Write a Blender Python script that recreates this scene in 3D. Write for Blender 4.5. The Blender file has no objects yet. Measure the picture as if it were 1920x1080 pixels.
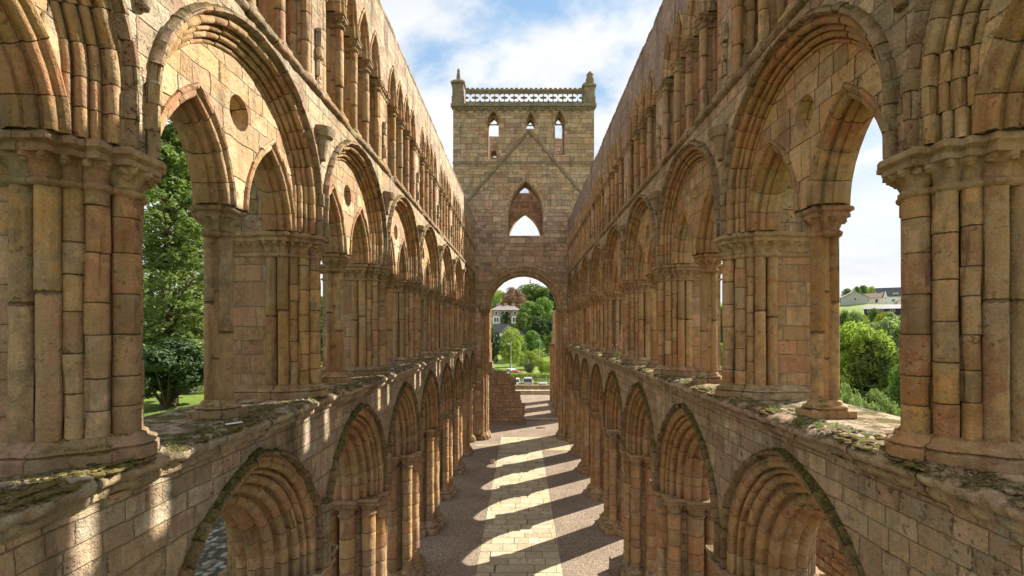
import bpy, bmesh, math, random
from mathutils import Vector, Matrix, noise
from mathutils.geometry import delaunay_2d_cdt
R = random.Random(11)
PI = math.pi
rad = math.radians
C = bpy.context.scene.collection
SC = bpy.context.scene

# ------------------------------------------------------------------ layout numbers (metres)
EYE = 9.45            # camera height
F = 853.0             # focal length in photo pixels (1920 wide)
VPX, VPY = 978.0, 616.0
BAY = 4.25
P1 = 4.7
Y0, Y1 = P1 - BAY, P1 + 8 * BAY        # 0.35 .. 38.6
YM = (Y0 + Y1) / 2
LATC = 4.78
A_IN, A_OUT = 3.95, 5.6
Z_SPR1 = 4.8          # arcade springing
Z_SILL = 8.14
Z_SPR2 = 11.25        # triforium springing
Z_STR = 13.93
Z_STR2 = 14.13
Z_SPR3 = 16.45        # clerestory springing
Z_TOP = 18.75
BC = [(-4 + i) * BAY for i in range(9)]            # bay centres, local to the wall
PC = [(-4.5 + i) * BAY for i in range(10)]         # pier centres

def px(x, y, Y):
    """world point at photo pixel x,y at distance Y along the nave"""
    return Vector(((x - VPX) * Y / F, Y, EYE - (y - VPY) * Y / F))

# ------------------------------------------------------------------ object helpers
def empty(name, label, cat, loc=(0, 0, 0), rz=0, group=None):
    o = bpy.data.objects.new(name, None); C.objects.link(o)
    o.location = loc; o.rotation_euler = (0, 0, rz); o.empty_display_size = .3
    o['label'] = label; o['category'] = cat
    if group: o['group'] = group
    return o

def tag(o, label, cat, group=None):
    o['label'] = label; o['category'] = cat
    if group: o['group'] = group
    return o

def structure(o): o['kind'] = 'structure'; return o
def stuff(o): o['kind'] = 'stuff'; return o

def link(name, mesh, parent=None, loc=(0, 0, 0), rz=0, scale=None):
    o = bpy.data.objects.new(name, mesh); C.objects.link(o)
    if parent: o.parent = parent
    o.location = loc; o.rotation_euler = (0, 0, rz)
    if scale: o.scale = scale
    return o

def copy_tree(o, parent=None):
    c = o.copy(); C.objects.link(c)
    if parent: c.parent = parent
    for ch in list(o.children): copy_tree(ch, c)
    return c

class MB:
    def __init__(s): s.v = []; s.f = []; s.uv = []; s.mi = []; s.m = 0
    def face(s, pts, uvs=None):
        k = len(s.v); s.v.extend(pts); s.f.append(list(range(k, k + len(pts))))
        s.uv.append(uvs if uvs else s.boxuv(pts)); s.mi.append(s.m)
    @staticmethod
    def boxuv(pts):
        p = [Vector(q) for q in pts]
        n = (p[1] - p[0]).cross(p[2] - p[0])
        if n.length < 1e-12 and len(p) > 3: n = (p[2] - p[1]).cross(p[3] - p[1])
        a = (abs(n.x), abs(n.y), abs(n.z)); i = a.index(max(a))
        if i == 0: return [(q.y, q.z) for q in p]
        if i == 1: return [(q.x, q.z) for q in p]
        return [(q.y, q.x) for q in p]
    def grid(s, P, UV=None, closed=False):
        nr, nc = len(P), len(P[0]); k = len(s.v)
        for row in P: s.v.extend(row)
        cc = nc if closed else nc - 1
        for i in range(nr - 1):
            for j in range(cc):
                j2 = (j + 1) % nc
                s.f.append([k + i * nc + j, k + i * nc + j2, k + (i + 1) * nc + j2, k + (i + 1) * nc + j])
                if UV: s.uv.append([UV[i][j], UV[i][j + 1], UV[i + 1][j + 1], UV[i + 1][j]])
                else: s.uv.append(s.boxuv([P[i][j], P[i][j2], P[i + 1][j2], P[i + 1][j]]))
                s.mi.append(s.m)
    def box(s, x0, x1, y0, y1, z0, z1, M=None):
        c = [Vector((x, y, z)) for x in (x0, x1) for y in (y0, y1) for z in (z0, z1)]
        q = [(0, 1, 3, 2), (4, 6, 7, 5), (0, 4, 5, 1), (2, 3, 7, 6), (0, 2, 6, 4), (1, 5, 7, 3)]
        for f in q:
            pts = [c[i] for i in f]; uv = s.boxuv(pts)
            s.face([M @ p for p in pts] if M else pts, uv)
    def bevbox(s, x0, x1, y0, y1, z0, z1, b=.02, M=None, jit=0):
        """box with chamfered edges, built as stacked sections"""
        def ring(i, z):
            o = [(x0 + i, y0 + b), (x0 + b, y0 + i), (x1 - b, y0 + i), (x1 - i, y0 + b),
                 (x1 - i, y1 - b), (x1 - b, y1 - i), (x0 + b, y1 - i), (x0 + i, y1 - b)]
            return [Vector((x + R.uniform(-jit, jit), y + R.uniform(-jit, jit), z)) for x, y in o]
        rows = [ring(b, z0), ring(0, z0 + b), ring(0, z1 - b), ring(b, z1)]
        if M: rows = [[M @ p for p in r] for r in rows]
        k = len(s.v)
        for r in rows: s.v.extend(r)
        for i in range(3):
            for j in range(8):
                f = [k + i * 8 + j, k + i * 8 + (j + 1) % 8, k + (i + 1) * 8 + (j + 1) % 8, k + (i + 1) * 8 + j]
                s.f.append(f); s.uv.append(s.boxuv([s.v[q] for q in f])); s.mi.append(s.m)
        for i in (0, 3):
            f = [k + i * 8 + j for j in range(8)]
            s.f.append(f); s.uv.append(s.boxuv([s.v[q] for q in f])); s.mi.append(s.m)
    def tube(s, pts, rads, n=8, cap=True):
        rows = []
        L = 0; UV = []
        for i, p in enumerate(pts):
            p = Vector(p)
            t = (Vector(pts[min(i + 1, len(pts) - 1)]) - Vector(pts[max(i - 1, 0)])).normalized()
            a = t.cross(Vector((0, 0, 1)) if abs(t.z) < .9 else Vector((1, 0, 0))).normalized(); b = t.cross(a)
            rows.append([p + (a * math.cos(2 * PI * j / n) + b * math.sin(2 * PI * j / n)) * rads[i] for j in range(n)])
            if i: L += (p - Vector(pts[i - 1])).length
            UV.append([(2 * PI * rads[0] * j / n, L) for j in range(n + 1)])
        s.grid(rows, UV, True)
        if cap:
            s.face(list(reversed(rows[0]))); s.face(rows[-1])
    def mesh(s, name, mats, smooth=35, origin=None, recalc=True):
        me = bpy.data.meshes.new(name)
        vv = [Vector(p) - origin for p in s.v] if origin is not None else s.v
        me.from_pydata([tuple(p) for p in vv], [], s.f)
        ul = me.uv_layers.new(name='UVMap')
        flat = []
        for u in s.uv:
            for a in u: flat.extend((a[0], a[1]))
        ul.data.foreach_set('uv', flat)
        for m in (mats if isinstance(mats, (list, tuple)) else [mats]): me.materials.append(m)
        if any(s.mi): me.polygons.foreach_set('material_index', s.mi)
        if recalc:
            bm = bmesh.new(); bm.from_mesh(me); bmesh.ops.recalc_face_normals(bm, faces=bm.faces); bm.to_mesh(me); bm.free()
        me.update()
        if smooth:
            me.shade_smooth(); me.set_sharp_from_angle(angle=rad(smooth))
        return me
    def obj(s, name, mats, parent=None, loc=(0, 0, 0), smooth=35, origin=None, rz=0, recalc=True):
        return link(name, s.mesh(name, mats, smooth, origin, recalc), parent, loc, rz)

# ------------------------------------------------------------------ materials
def inside(p, poly):
    x, y = p; c = False; j = len(poly) - 1
    for i in range(len(poly)):
        xi, yi = poly[i]; xj, yj = poly[j]
        if (yi > y) != (yj > y) and x < (xj - xi) * (y - yi) / (yj - yi) + xi: c = not c
        j = i
    return c

class NT:
    """small helper to write shader nodes as expressions"""
    def __init__(s, mat):
        mat.use_nodes = True; s.t = mat.node_tree; s.t.nodes.clear()
        s.out = s.t.nodes.new('ShaderNodeOutputMaterial')
    def n(s, typ, **kw):
        o = s.t.nodes.new(typ)
        for k, v in kw.items(): setattr(o, k, v)
        return o
    def l(s, a, b): s.t.links.new(a, b)
    def put(s, sock, v):
        if hasattr(v, 'is_output') or isinstance(v, bpy.types.NodeSocket): s.l(v, sock)
        elif v is not None:
            sock.default_value = v
    def m(s, op, a, b=None, c=None, clamp=False):
        o = s.n('ShaderNodeMath', operation=op); o.use_clamp = clamp
        s.put(o.inputs[0], a)
        if b is not None: s.put(o.inputs[1], b)
        if c is not None: s.put(o.inputs[2], c)
        return o.outputs[0]
    def vm(s, op, a, b=None):
        o = s.n('ShaderNodeVectorMath', operation=op); s.put(o.inputs[0], a)
        if b is not None: s.put(o.inputs[1], b)
        return o.outputs[0]
    def noise(s, vec, scale, detail=4, rough=.55, color=False, dist=0):
        o = s.n('ShaderNodeTexNoise'); s.put(o.inputs['Vector'], vec)
        o.inputs['Scale'].default_value = scale; o.inputs['Detail'].default_value = detail
        o.inputs['Roughness'].default_value = rough; o.inputs['Distortion'].default_value = dist
        return o.outputs['Color' if color else 'Fac']
    def ramp(s, fac, stops, interp='LINEAR'):
        o = s.n('ShaderNodeValToRGB'); cr = o.color_ramp; cr.interpolation = interp
        while len(cr.elements) < len(stops): cr.elements.new(.5)
        for e, (p, c) in zip(cr.elements, stops):
            e.position = p; e.color = (c[0], c[1], c[2], 1) if not isinstance(c, (int, float)) else (c, c, c, 1)
        s.put(o.inputs[0], fac); return o.outputs[0]
    def mr(s, v, a, b, c=0, d=1, smooth=False):
        o = s.n('ShaderNodeMapRange'); o.clamp = True
        if smooth: o.interpolation_type = 'SMOOTHSTEP'
        s.put(o.inputs[0], v)
        for i, q in enumerate((a, b, c, d)): o.inputs[i + 1].default_value = q
        return o.outputs[0]
    def mix(s, fac, a, b, blend='MIX'):
        o = s.n('ShaderNodeMix', data_type='RGBA', blend_type=blend)
        s.put(o.inputs[0], fac)
        for i, v in ((6, a), (7, b)):
            if isinstance(v, (tuple, list)): v = (v[0], v[1], v[2], 1)
            s.put(o.inputs[i], v)
        return o.outputs[2]
    def sep(s, v):
        o = s.n('ShaderNodeSeparateXYZ'); s.put(o.inputs[0], v); return o.outputs
    def comb(s, x, y, z=0.0):
        o = s.n('ShaderNodeCombineXYZ'); s.put(o.inputs[0], x); s.put(o.inputs[1], y); s.put(o.inputs[2], z); return o.outputs[0]
    def white(s, v, dim='3D'):
        o = s.n('ShaderNodeTexWhiteNoise', noise_dimensions=dim)
        s.put(o.inputs['W' if dim == '1D' else 'Vector'], v); return o.outputs
    def bump(s, h, dist=.02, strength=1.0, normal=None):
        o = s.n('ShaderNodeBump'); s.put(o.inputs['Height'], h); o.inputs['Distance'].default_value = dist
        o.inputs['Strength'].default_value = strength
        if normal is not None: s.l(normal, o.inputs['Normal'])
        return o.outputs[0]
    def principled(s, col, rough=.85, normal=None, spec=.25, **kw):
        o = s.n('ShaderNodeBsdfPrincipled'); 
        if isinstance(col, (tuple, list)): col = (col[0], col[1], col[2], 1)
        s.put(o.inputs['Base Color'], col); s.put(o.inputs['Roughness'], rough)
        o.inputs['Specular IOR Level'].default_value = spec
        if normal is not None: s.l(normal, o.inputs['Normal'])
        for k, v in kw.items(): s.put(o.inputs[k], v)
        s.l(o.outputs[0], s.out.inputs[0]); return o

PAL = [(0.0, (.42, .30, .18)), (.14, (.47, .335, .20)), (.26, (.45, .27, .185)), (.36, (.46, .33, .195)), (.46, (.38, .315, .235)),
       (.56, (.53, .40, .25)), (.66, (.42, .305, .185)), (.76, (.43, .245, .18)), (.86, (.40, .33, .23)), (.94, (.49, .34, .19)), (1, (.33, .235, .155))]
ALB = 1.0
def shift(pal, m, g=1.0):
    m = tuple(k * ALB for k in m)
    out = []
    for p, c in pal:
        a = sum(c) / 3
        out.append((p, tuple(max(0, (a + (x - a) * g)) * k for x, k in zip(c, m))))
    return out

def stone(name, h=.32, l=.55, warp=1.0, vary=1.0, mortar=.010, pal=PAL, indexed=False, lichen=.45, dark=.35, moss=.0,
          mcol=(.36, .28, .18), bumpd=.02, grime=(.045, .038, .026), cvar=.30):
    mat = bpy.data.materials.new(name); N = NT(mat)
    uv = N.n('ShaderNodeUVMap', uv_map='UVMap').outputs[0]
    geo = N.n('ShaderNodeNewGeometry'); pos = geo.outputs['Position']; nrm = geo.outputs['Normal']
    rnd = N.n('ShaderNodeObjectInfo').outputs['Random']
    tc = N.n('ShaderNodeTexCoord').outputs['Object']
    u, v, _ = N.sep(uv)
    if warp:
        wn = N.sep(N.noise(pos, 2.2, 2, color=True))
        u = N.m('MULTIPLY_ADD', N.m('SUBTRACT', wn[0], .5), .07 * warp, u)
        v = N.m('MULTIPLY_ADD', N.m('SUBTRACT', wn[1], .5), .055 * warp, v)
    r50 = N.m('MULTIPLY', rnd, 61.0)
    if indexed:
        v2 = v
    else:
        v2 = N.m('DIVIDE', v, h)
        if vary:
            v2 = N.m('MULTIPLY_ADD', N.m('SINE', N.m('MULTIPLY', v2, 1.31)), .30 * vary, v2)
            v2 = N.m('MULTIPLY_ADD', N.m('SINE', N.m('MULTIPLY', v2, .47)), .45 * vary, v2)
    row = N.m('FLOOR', v2); fv = N.m('FRACT', v2)
    wr = N.white(N.comb(row, r50, 3.0))
    a = N.sep(wr[1])
    u2 = N.m('MULTIPLY_ADD', N.m('MULTIPLY', N.m('DIVIDE', u, l), N.m('MULTIPLY_ADD', a[0], .7, .65)), 1.0, N.m('MULTIPLY', a[1], 9.0))
    u2 = N.m('MULTIPLY_ADD', N.m('SINE', N.m('MULTIPLY_ADD', u2, 1.9, N.m('MULTIPLY', a[2], 6.0))), .28, u2)
    col = N.m('FLOOR', u2); fu = N.m('FRACT', u2)
    idw = N.white(N.comb(row, col, r50)); idc = N.sep(idw[1]); idv = idw[0]
    du = N.m('MULTIPLY', N.m('MINIMUM', fu, N.m('SUBTRACT', 1.0, fu)), l)
    dv = N.m('MULTIPLY', N.m('MINIMUM', fv, N.m('SUBTRACT', 1.0, fv)), h)
    d = N.m('MINIMUM', du, dv)
    en = N.noise(pos, 22, 2)
    d = N.m('MULTIPLY_ADD', N.m('SUBTRACT', en, .5), .018, d)
    stone_m = N.mr(d, mortar * .3, mortar * 1.6, 0, 1, True)
    # colours
    fine = N.mr(N.noise(pos, 48, 3, .75), .28, .72); mid0 = N.noise(pos, 5.5, 6, .68); mid = N.mr(mid0, .3, .7); big = N.mr(N.noise(pos, .55, 3, .55), .3, .7)
    strk = N.mr(N.noise(N.vm('MULTIPLY', pos, (7.0, 7.0, .7)), 1.0, 5, .65), .32, .70)
    idm = N.m('MULTIPLY_ADD', N.m('SUBTRACT', mid, .5), .20, idv, clamp=True)
    base = N.ramp(idm, pal)
    hsv = N.n('ShaderNodeHueSaturation'); N.put(hsv.inputs['Color'], base)
    vv = N.m('MULTIPLY', N.m('MULTIPLY_ADD', idc[1], cvar, 1.03 - cvar / 2), N.m('MULTIPLY_ADD', fine, .44, .79))
    vv = N.m('MULTIPLY', vv, N.m('MULTIPLY_ADD', mid, .42, .78)); vv = N.m('MULTIPLY', vv, N.m('MULTIPLY_ADD', strk, .34, .82))
    N.put(hsv.inputs['Value'], vv)
    N.put(hsv.inputs['Saturation'], N.m('MULTIPLY_ADD', big, .28, .86))
    c = hsv.outputs[0]
    c = N.mix(N.m('SUBTRACT', 1.0, stone_m), c, N.mix(mid, tuple(x * .75 for x in mcol), mcol))
    # pale lichen blotches, dark weather stains
    if lichen:
        lm = N.m('MULTIPLY', N.mr(N.noise(pos, 3.1, 6, .72), .54, .66), lichen)
        c = N.mix(lm, c, (.34, .31, .23))
        lm2 = N.m('MULTIPLY', N.mr(N.noise(N.vm('ADD', pos, (7.3, 2.1, 4.4)), 1.7, 5, .66), .56, .70), lichen * .9)
        c = N.mix(lm2, c, (.20, .18, .12))
    if dark:
        st = N.noise(N.vm('MULTIPLY', pos, (1.5, 1.5, .45)), 1.3, 5, .62)
        dm = N.m('MULTIPLY', N.mr(st, .54, .72), dark)
        c = N.mix(dm, c, (.10, .075, .05))
        pit = N.m('MULTIPLY', N.mr(N.noise(N.vm('ADD', pos, (3.3, 9.1, 1.7)), 13, 4, .70), .59, .65), N.m('MULTIPLY', min(.85, dark + .15), N.mr(N.noise(N.vm('ADD', pos, (11.0, 5.0, 2.0)), 1.9, 3, .6), .44, .60, .12, 1.0)))
        c = N.mix(N.m('MULTIPLY', pit, .72), c, (.10, .07, .045))
    hh = N.m('MULTIPLY_ADD', fine, .20, N.m('MULTIPLY', mid, .75))
    hh = N.m('MULTIPLY_ADD', idc[2], .35, hh)
    hh = N.m('ADD', hh, N.m('MULTIPLY', stone_m, .9))
    if dark: hh = N.m('SUBTRACT', hh, N.m('MULTIPLY', pit, .9))
    if moss:
        up = N.mr(N.sep(nrm)[2], .35, .8)
        mn = N.noise(pos, 2.6, 6, .7)
        mm = N.m('MULTIPLY', up, N.mr(mn, .60 - .22 * moss, .68 - .18 * moss))
        mc = N.ramp(N.noise(pos, 19, 4, .7), [(.3, grime), (.5, (.10, .085, .025)), (.62, (.22, .19, .04)), (.8, (.16, .13, .06))])
        c = N.mix(mm, c, mc)
        hh = N.m('ADD', hh, N.m('MULTIPLY', mm, N.m('MULTIPLY', N.noise(pos, 30, 4), 1.6)))
    N.principled(c, .92, N.bump(hh, bumpd, 1.0), spec=.15)
    return mat

M_WALL = stone('ashlar_sandstone', .31, .44, lichen=.9, dark=.75, pal=shift(PAL, (1.02, .97, .89), .72), bumpd=.045, mortar=.008, cvar=.40)
M_STAIN_SHADE = stone('stained_shaded_ashlar', .31, .46, lichen=.6, dark=.9, pal=shift(PAL, (.62, .58, .60), .7))  # real stains, plus the right clerestory's shade painted in as a darker palette
WARM = shift(PAL, (.84, .715, .565), .93)
M_VOUS = stone('arch_sandstone', .3, 60, warp=.35, indexed=True, pal=WARM, mortar=.006, lichen=.35, dark=.45, mcol=(.19, .13, .07), bumpd=.026)
M_SHAFT = stone('shaft_sandstone', .42, 60, warp=.3, indexed=True, pal=WARM, mortar=.0055, lichen=.35, dark=.45, mcol=(.19, .13, .07), bumpd=.026)
M_CARV = stone('carved_sandstone', .9, 1.1, warp=.6, vary=0, mortar=.005, lichen=.40, dark=.55, moss=.5, mcol=(.13, .09, .055), bumpd=.012,
               pal=shift(PAL, (.70, .62, .51), .8))
M_PINK = stone('pink_sandstone', .38, .62, lichen=.3, dark=.45, pal=shift(PAL, (.84, .69, .61), .85))
M_HOOD = stone('weathered_sandstone', .3, .5, warp=.3, indexed=True, mortar=.005, lichen=.7, dark=.9, moss=1.0, bumpd=.035,
               pal=shift(PAL, (.66, .60, .52), .8), mcol=(.16, .12, .075))
M_EDGE = stone('lichened_string_stone', .5, .9, lichen=.8, dark=.9, moss=1.1, bumpd=.04, pal=shift(PAL, (.66, .60, .50), .8), mcol=(.12, .09, .055))
M_CRUST = stone('mossy_crusted_stone', .3, .5, warp=.3, indexed=True, mortar=.005, lichen=.5, dark=1.0, moss=1.5, bumpd=.05,
               pal=shift(PAL, (.55, .48, .38), .8), mcol=(.10, .08, .05))
M_SILL = stone('mossy_paving_stone', 1.05, 1.3, lichen=.8, dark=.8, moss=.72, bumpd=.05, pal=shift(PAL, (1.0, .96, .86), .7), mcol=(.07, .055, .03))
M_COPE = stone('wall_head_stone', .33, .6, lichen=.6, dark=.75, moss=1.0, bumpd=.03, pal=shift(PAL, (.62, .62, .60), .5))
M_TOWER = stone('tower_sandstone', .34, .62, lichen=.4, dark=.5, cvar=.6, warp=1.5, bumpd=.05, pal=shift(PAL, (1.06, .93, .84), .74), mcol=(.34, .27, .18))
M_TOWERV = stone('tower_arch_sandstone', .3, .5, warp=.3, indexed=True, lichen=.3, dark=.35, pal=shift(PAL, (.95, .86, .78), .8), mcol=(.15, .10, .06))
M_PARA = stone('parapet_stone', .4, .9, lichen=.6, dark=.7, pal=shift(PAL, (.56, .54, .50), .6))
M_RUBBLE = stone('rubble_sandstone', .24, .4, warp=2.2, mortar=.016, lichen=.3, dark=.5, pal=shift(PAL, (.92, .82, .84), .95), moss=.6, bumpd=.05)
PATHPAL = [(p, (.74 * c[0], .715 * c[1], .69 * c[2])) for p, c in [(0, (.50, .43, .29)), (.3, (.60, .53, .37)), (.6, (.55, .47, .33)), (.8, (.63, .56, .41)), (1, (.46, .40, .28))]]
M_PATH = stone('path_slabs', .55, .85, warp=.12, vary=.5, mortar=.012, pal=PATHPAL, lichen=.35, dark=.35, mcol=(.10, .085, .055), bumpd=.012)
M_FLAG = stone('large_flagstones', 1.0, 1.25, warp=.12, vary=.3, mortar=.012, pal=shift(PATHPAL, (.85, .82, .8)), lichen=.12, dark=.15, mcol=(.15, .12, .08), bumpd=.008)

def simple(name, col, rough=.6, spec=.4, metal=0, nscale=8, namp=.25, bump=.0):
    mat = bpy.data.materials.new(name); N = NT(mat)
    pos = N.n('ShaderNodeTexCoord').outputs['Object']
    n = N.noise(pos, nscale, 4, .6)
    c = N.mix(n, tuple(x * (1 - namp) for x in col), tuple(min(1, x * (1 + namp)) for x in col))
    N.principled(c, rough, N.bump(n, bump) if bump else None, spec, Metallic=float(metal))
    return mat

def gravel_mat():
    mat = bpy.data.materials.new('pink_gravel'); N = NT(mat)
    pos = N.n('ShaderNodeNewGeometry').outputs['Position']
    vo = N.n('ShaderNodeTexVoronoi'); N.l(pos, vo.inputs['Vector']); vo.inputs['Scale'].default_value = 30
    cell = N.sep(vo.outputs['Color'])[0]
    c = N.ramp(cell, [(0, (.20, .15, .11)), (.4, (.295, .225, .165)), (.75, (.35, .275, .21)), (1, (.44, .37, .30))])
    c = N.mix(N.m('MULTIPLY', N.mr(vo.outputs['Distance'], .45, .75), .7), c, (.07, .05, .04))
    big = N.noise(pos, .5, 4, .6)
    c = N.mix(1.0, c, N.ramp(big, [(.3, .82), (.7, 1.15)]), 'MULTIPLY')
    n2 = N.noise(pos, 9, 4, .7)
    c = N.mix(1.0, c, N.ramp(n2, [(.3, .8), (.7, 1.12)]), 'MULTIPLY')
    h = N.m('ADD', N.m('MULTIPLY', vo.outputs['Distance'], -1.0), N.m('MULTIPLY', n2, .6))
    N.principled(c, .95, N.bump(h, .018), spec=.1)
    return mat
M_GRAVEL = gravel_mat()

def ground_mat():
    mat = bpy.data.materials.new('grassland'); N = NT(mat)
    pos = N.n('ShaderNodeNewGeometry').outputs['Position']
    a = N.noise(pos, .03, 4); b = N.noise(pos, 1.2, 5, .65); f = N.noise(pos, 16, 3, .7)
    c = N.ramp(a, [(.35, (.11, .175, .033)), (.5, (.16, .22, .045)), (.65, (.21, .24, .07))])
    c = N.mix(1.0, c, N.ramp(b, [(.25, .6), (.75, 1.3)]), 'MULTIPLY')
    c = N.mix(1.0, c, N.ramp(f, [(.25, .6), (.75, 1.35)]), 'MULTIPLY')
    N.principled(c, .95, N.bump(f, .06), spec=.1)
    return mat
M_GROUND = ground_mat()

def leaf_mat(name, c1, c2, trans=.35):
    mat = bpy.data.materials.new(name); N = NT(mat)
    geo = N.n('ShaderNodeNewGeometry'); pos = geo.outputs['Position']
    rnd = N.n('ShaderNodeObjectInfo').outputs['Random']
    isl = geo.outputs['Random Per Island']
    n = N.noise(pos, .35, 3, .6)
    f = N.m('ADD', N.m('MULTIPLY', isl, .55), N.m('MULTIPLY', n, .5), clamp=True)
    c = N.mix(f, c1, c2)
    hs = N.n('ShaderNodeHueSaturation'); N.l(c, hs.inputs['Color'])
    N.put(hs.inputs['Value'], N.m('MULTIPLY_ADD', rnd, .4, .78)); N.put(hs.inputs['Hue'], N.m('MULTIPLY_ADD', rnd, .03, .485))
    d = N.n('ShaderNodeBsdfPrincipled'); N.l(hs.outputs[0], d.inputs['Base Color']); d.inputs['Roughness'].default_value = .6
    d.inputs['Specular IOR Level'].default_value = .25
    t = N.n('ShaderNodeBsdfTranslucent')
    br = N.mix(1.0, hs.outputs[0], (1.25, 1.5, .6), 'MULTIPLY'); N.l(br, t.inputs[0])
    mx = N.n('ShaderNodeMixShader'); mx.inputs[0].default_value = trans
    N.l(d.outputs[0], mx.inputs[1]); N.l(t.outputs[0], mx.inputs[2]); N.l(mx.outputs[0], N.out.inputs[0])
    return mat
L_LIME = leaf_mat('lime_leaves', (.075, .108, .032), (.20, .235, .08))
L_GREEN = leaf_mat('green_leaves', (.065, .115, .028), (.17, .23, .06))
L_YEL = leaf_mat('yellow_green_leaves', (.15, .205, .035), (.33, .36, .08))
L_DARK = leaf_mat('dark_leaves', (.022, .05, .018), (.065, .105, .035), .2)
L_COPPER = leaf_mat('copper_leaves', (.13, .060, .045), (.26, .125, .09), .25)
L_GREY = leaf_mat('grey_green_leaves', (.11, .15, .07), (.26, .31, .16))
L_CONIF = leaf_mat('conifer_needles', (.02, .045, .025), (.05, .085, .045), .1)
M_BARK = simple('bark', (.085, .065, .045), .9, .1, nscale=6, namp=.5, bump=.05)
M_WHITE = simple('white_paint', (.78, .78, .76), .5, .4, namp=.06)
M_CREAM = simple('cream_render', (.62, .58, .48), .8, .2, namp=.12, nscale=3)
M_GREYR = simple('grey_render', (.42, .42, .40), .85, .2, namp=.12, nscale=3)
M_SLATE = simple('slate_roof', (.085, .085, .10), .6, .3, nscale=12, namp=.3, bump=.02)
M_TILE = simple('brown_roof_tiles', (.20, .13, .10), .8, .2, nscale=10, namp=.3, bump=.02)
M_GLASS = simple('window_glass', (.05, .06, .075), .08, .6, namp=.1)
M_VILLA = simple('villa_stone', (.36, .31, .24), .85, .2, nscale=4, namp=.25, bump=.02)
M_STEEL = simple('galvanised_steel', (.48, .50, .50), .4, .5, metal=.7, namp=.1)
M_ASPH = simple('asphalt', (.055, .055, .057), .9, .2, nscale=40, namp=.25, bump=.005)
M_DARKT = simple('dark_timber', (.04, .04, .05), .7, .2, nscale=6, namp=.3)
M_RUBBER = simple('tyre_rubber', (.015, .015, .015), .8, .2, namp=.1)
M_RED = simple('red_car_paint', (.42, .035, .03), .25, .5, namp=.03)
M_SILVER = simple('silver_car_paint', (.50, .52, .54), .25, .5, metal=.4, namp=.03)
M_CARW = simple('white_car_paint', (.75, .75, .74), .25, .5, namp=.03)
M_LAMP = simple('headlight_glass', (.7, .7, .68), .1, .6, namp=.05)
M_TAIL = simple('tail_light', (.4, .02, .015), .2, .5, namp=.05)
M_IRON = simple('rusty_iron', (.035, .022, .016), .8, .3, namp=.3)
M_PINKF = simple('pink_petals', (.55, .13, .25), .6, .2, namp=.25)
M_PLAQUE = simple('white_enamel', (.75, .75, .76), .35, .5, namp=.04)
M_MOSS = simple('moss', (.125, .10, .035), .95, .05, nscale=25, namp=.75, bump=.02)

# ------------------------------------------------------------------ 2D shapes, plates, sweeps, lofts
def arch_pts(cx, d, c, z0, stilt=0, n=14, zb=None):
    """outline of an arch opening: up one side, over, down the other; d half-span, c centre offset (0 = round)"""
    r = d + c; tm = math.acos(c / r) if c > 0 else PI / 2
    L = []
    for i in range(n + 1):
        t = tm * i / n
        L.append((cx + d - r + r * math.cos(t), z0 + stilt + r * math.sin(t)))
    pts = []
    zb = z0 if zb is None else zb
    if zb < z0 + stilt - 1e-6: pts.append((cx + d, zb))
    pts += L
    pts += [(2 * cx - x, z) for x, z in reversed(L[:-1])]
    if zb < z0 + stilt - 1e-6: pts.append((cx - d, zb))
    return pts

def fill(outer, holes):
    V = []; E = []
    for loop in [outer] + holes:
        k = len(V); V += [Vector(p) for p in loop]
        E += [(k + i, k + (i + 1) % len(loop)) for i in range(len(loop))]
    vs, es, fs, *_ = delaunay_2d_cdt(V, E, [], 0, 1e-5)
    T = []
    for f in fs:
        p = [vs[i] for i in f]; c = sum(p, Vector((0, 0))) / len(p)
        if inside(c, outer) and not any(inside(c, h) for h in holes): T.append([(q.x, q.y) for q in p])
    return T

def plate(mb, outer, holes, d0, d1, f, back=True, rim=True, holerim=True, skip_z=None, uvo=0):
    """slab between depths d0,d1 with holes; f(p,q,d) gives the 3D point"""
    T = fill(outer, holes)
    for d in ((d0, d1) if back else (d0,)):
        for t in T: mb.face([f(p, q, d) for p, q in t], [(p + uvo * (d == d1), q) for p, q in t])
    loops = ([outer] if rim else []) + (holes if holerim else [])
    for L in loops:
        s = 0
        for i in range(len(L)):
            a, b = L[i], L[(i + 1) % len(L)]
            e = math.hypot(b[0] - a[0], b[1] - a[1])
            if skip_z is not None and abs(a[1] - skip_z) < 1e-5 and abs(b[1] - skip_z) < 1e-5: s += e; continue
            if e > 1e-7:
                mb.face([f(a[0], a[1], d0), f(b[0], b[1], d0), f(b[0], b[1], d1), f(a[0], a[1], d1)],
                        [(d0, s), (d0, s + e), (d1, s + e), (d1, s)])
            s += e

def nave_f(p, q, d): return Vector((d, p, q))     # lat = x, along = y

def roll(cd, cl, r, a0=-50, a1=130, n=6):
    return [(cd - r * math.sin(rad(a0 + (a1 - a0) * i / n)), cl - r * math.cos(rad(a0 + (a1 - a0) * i / n))) for i in range(n + 1)]

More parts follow.
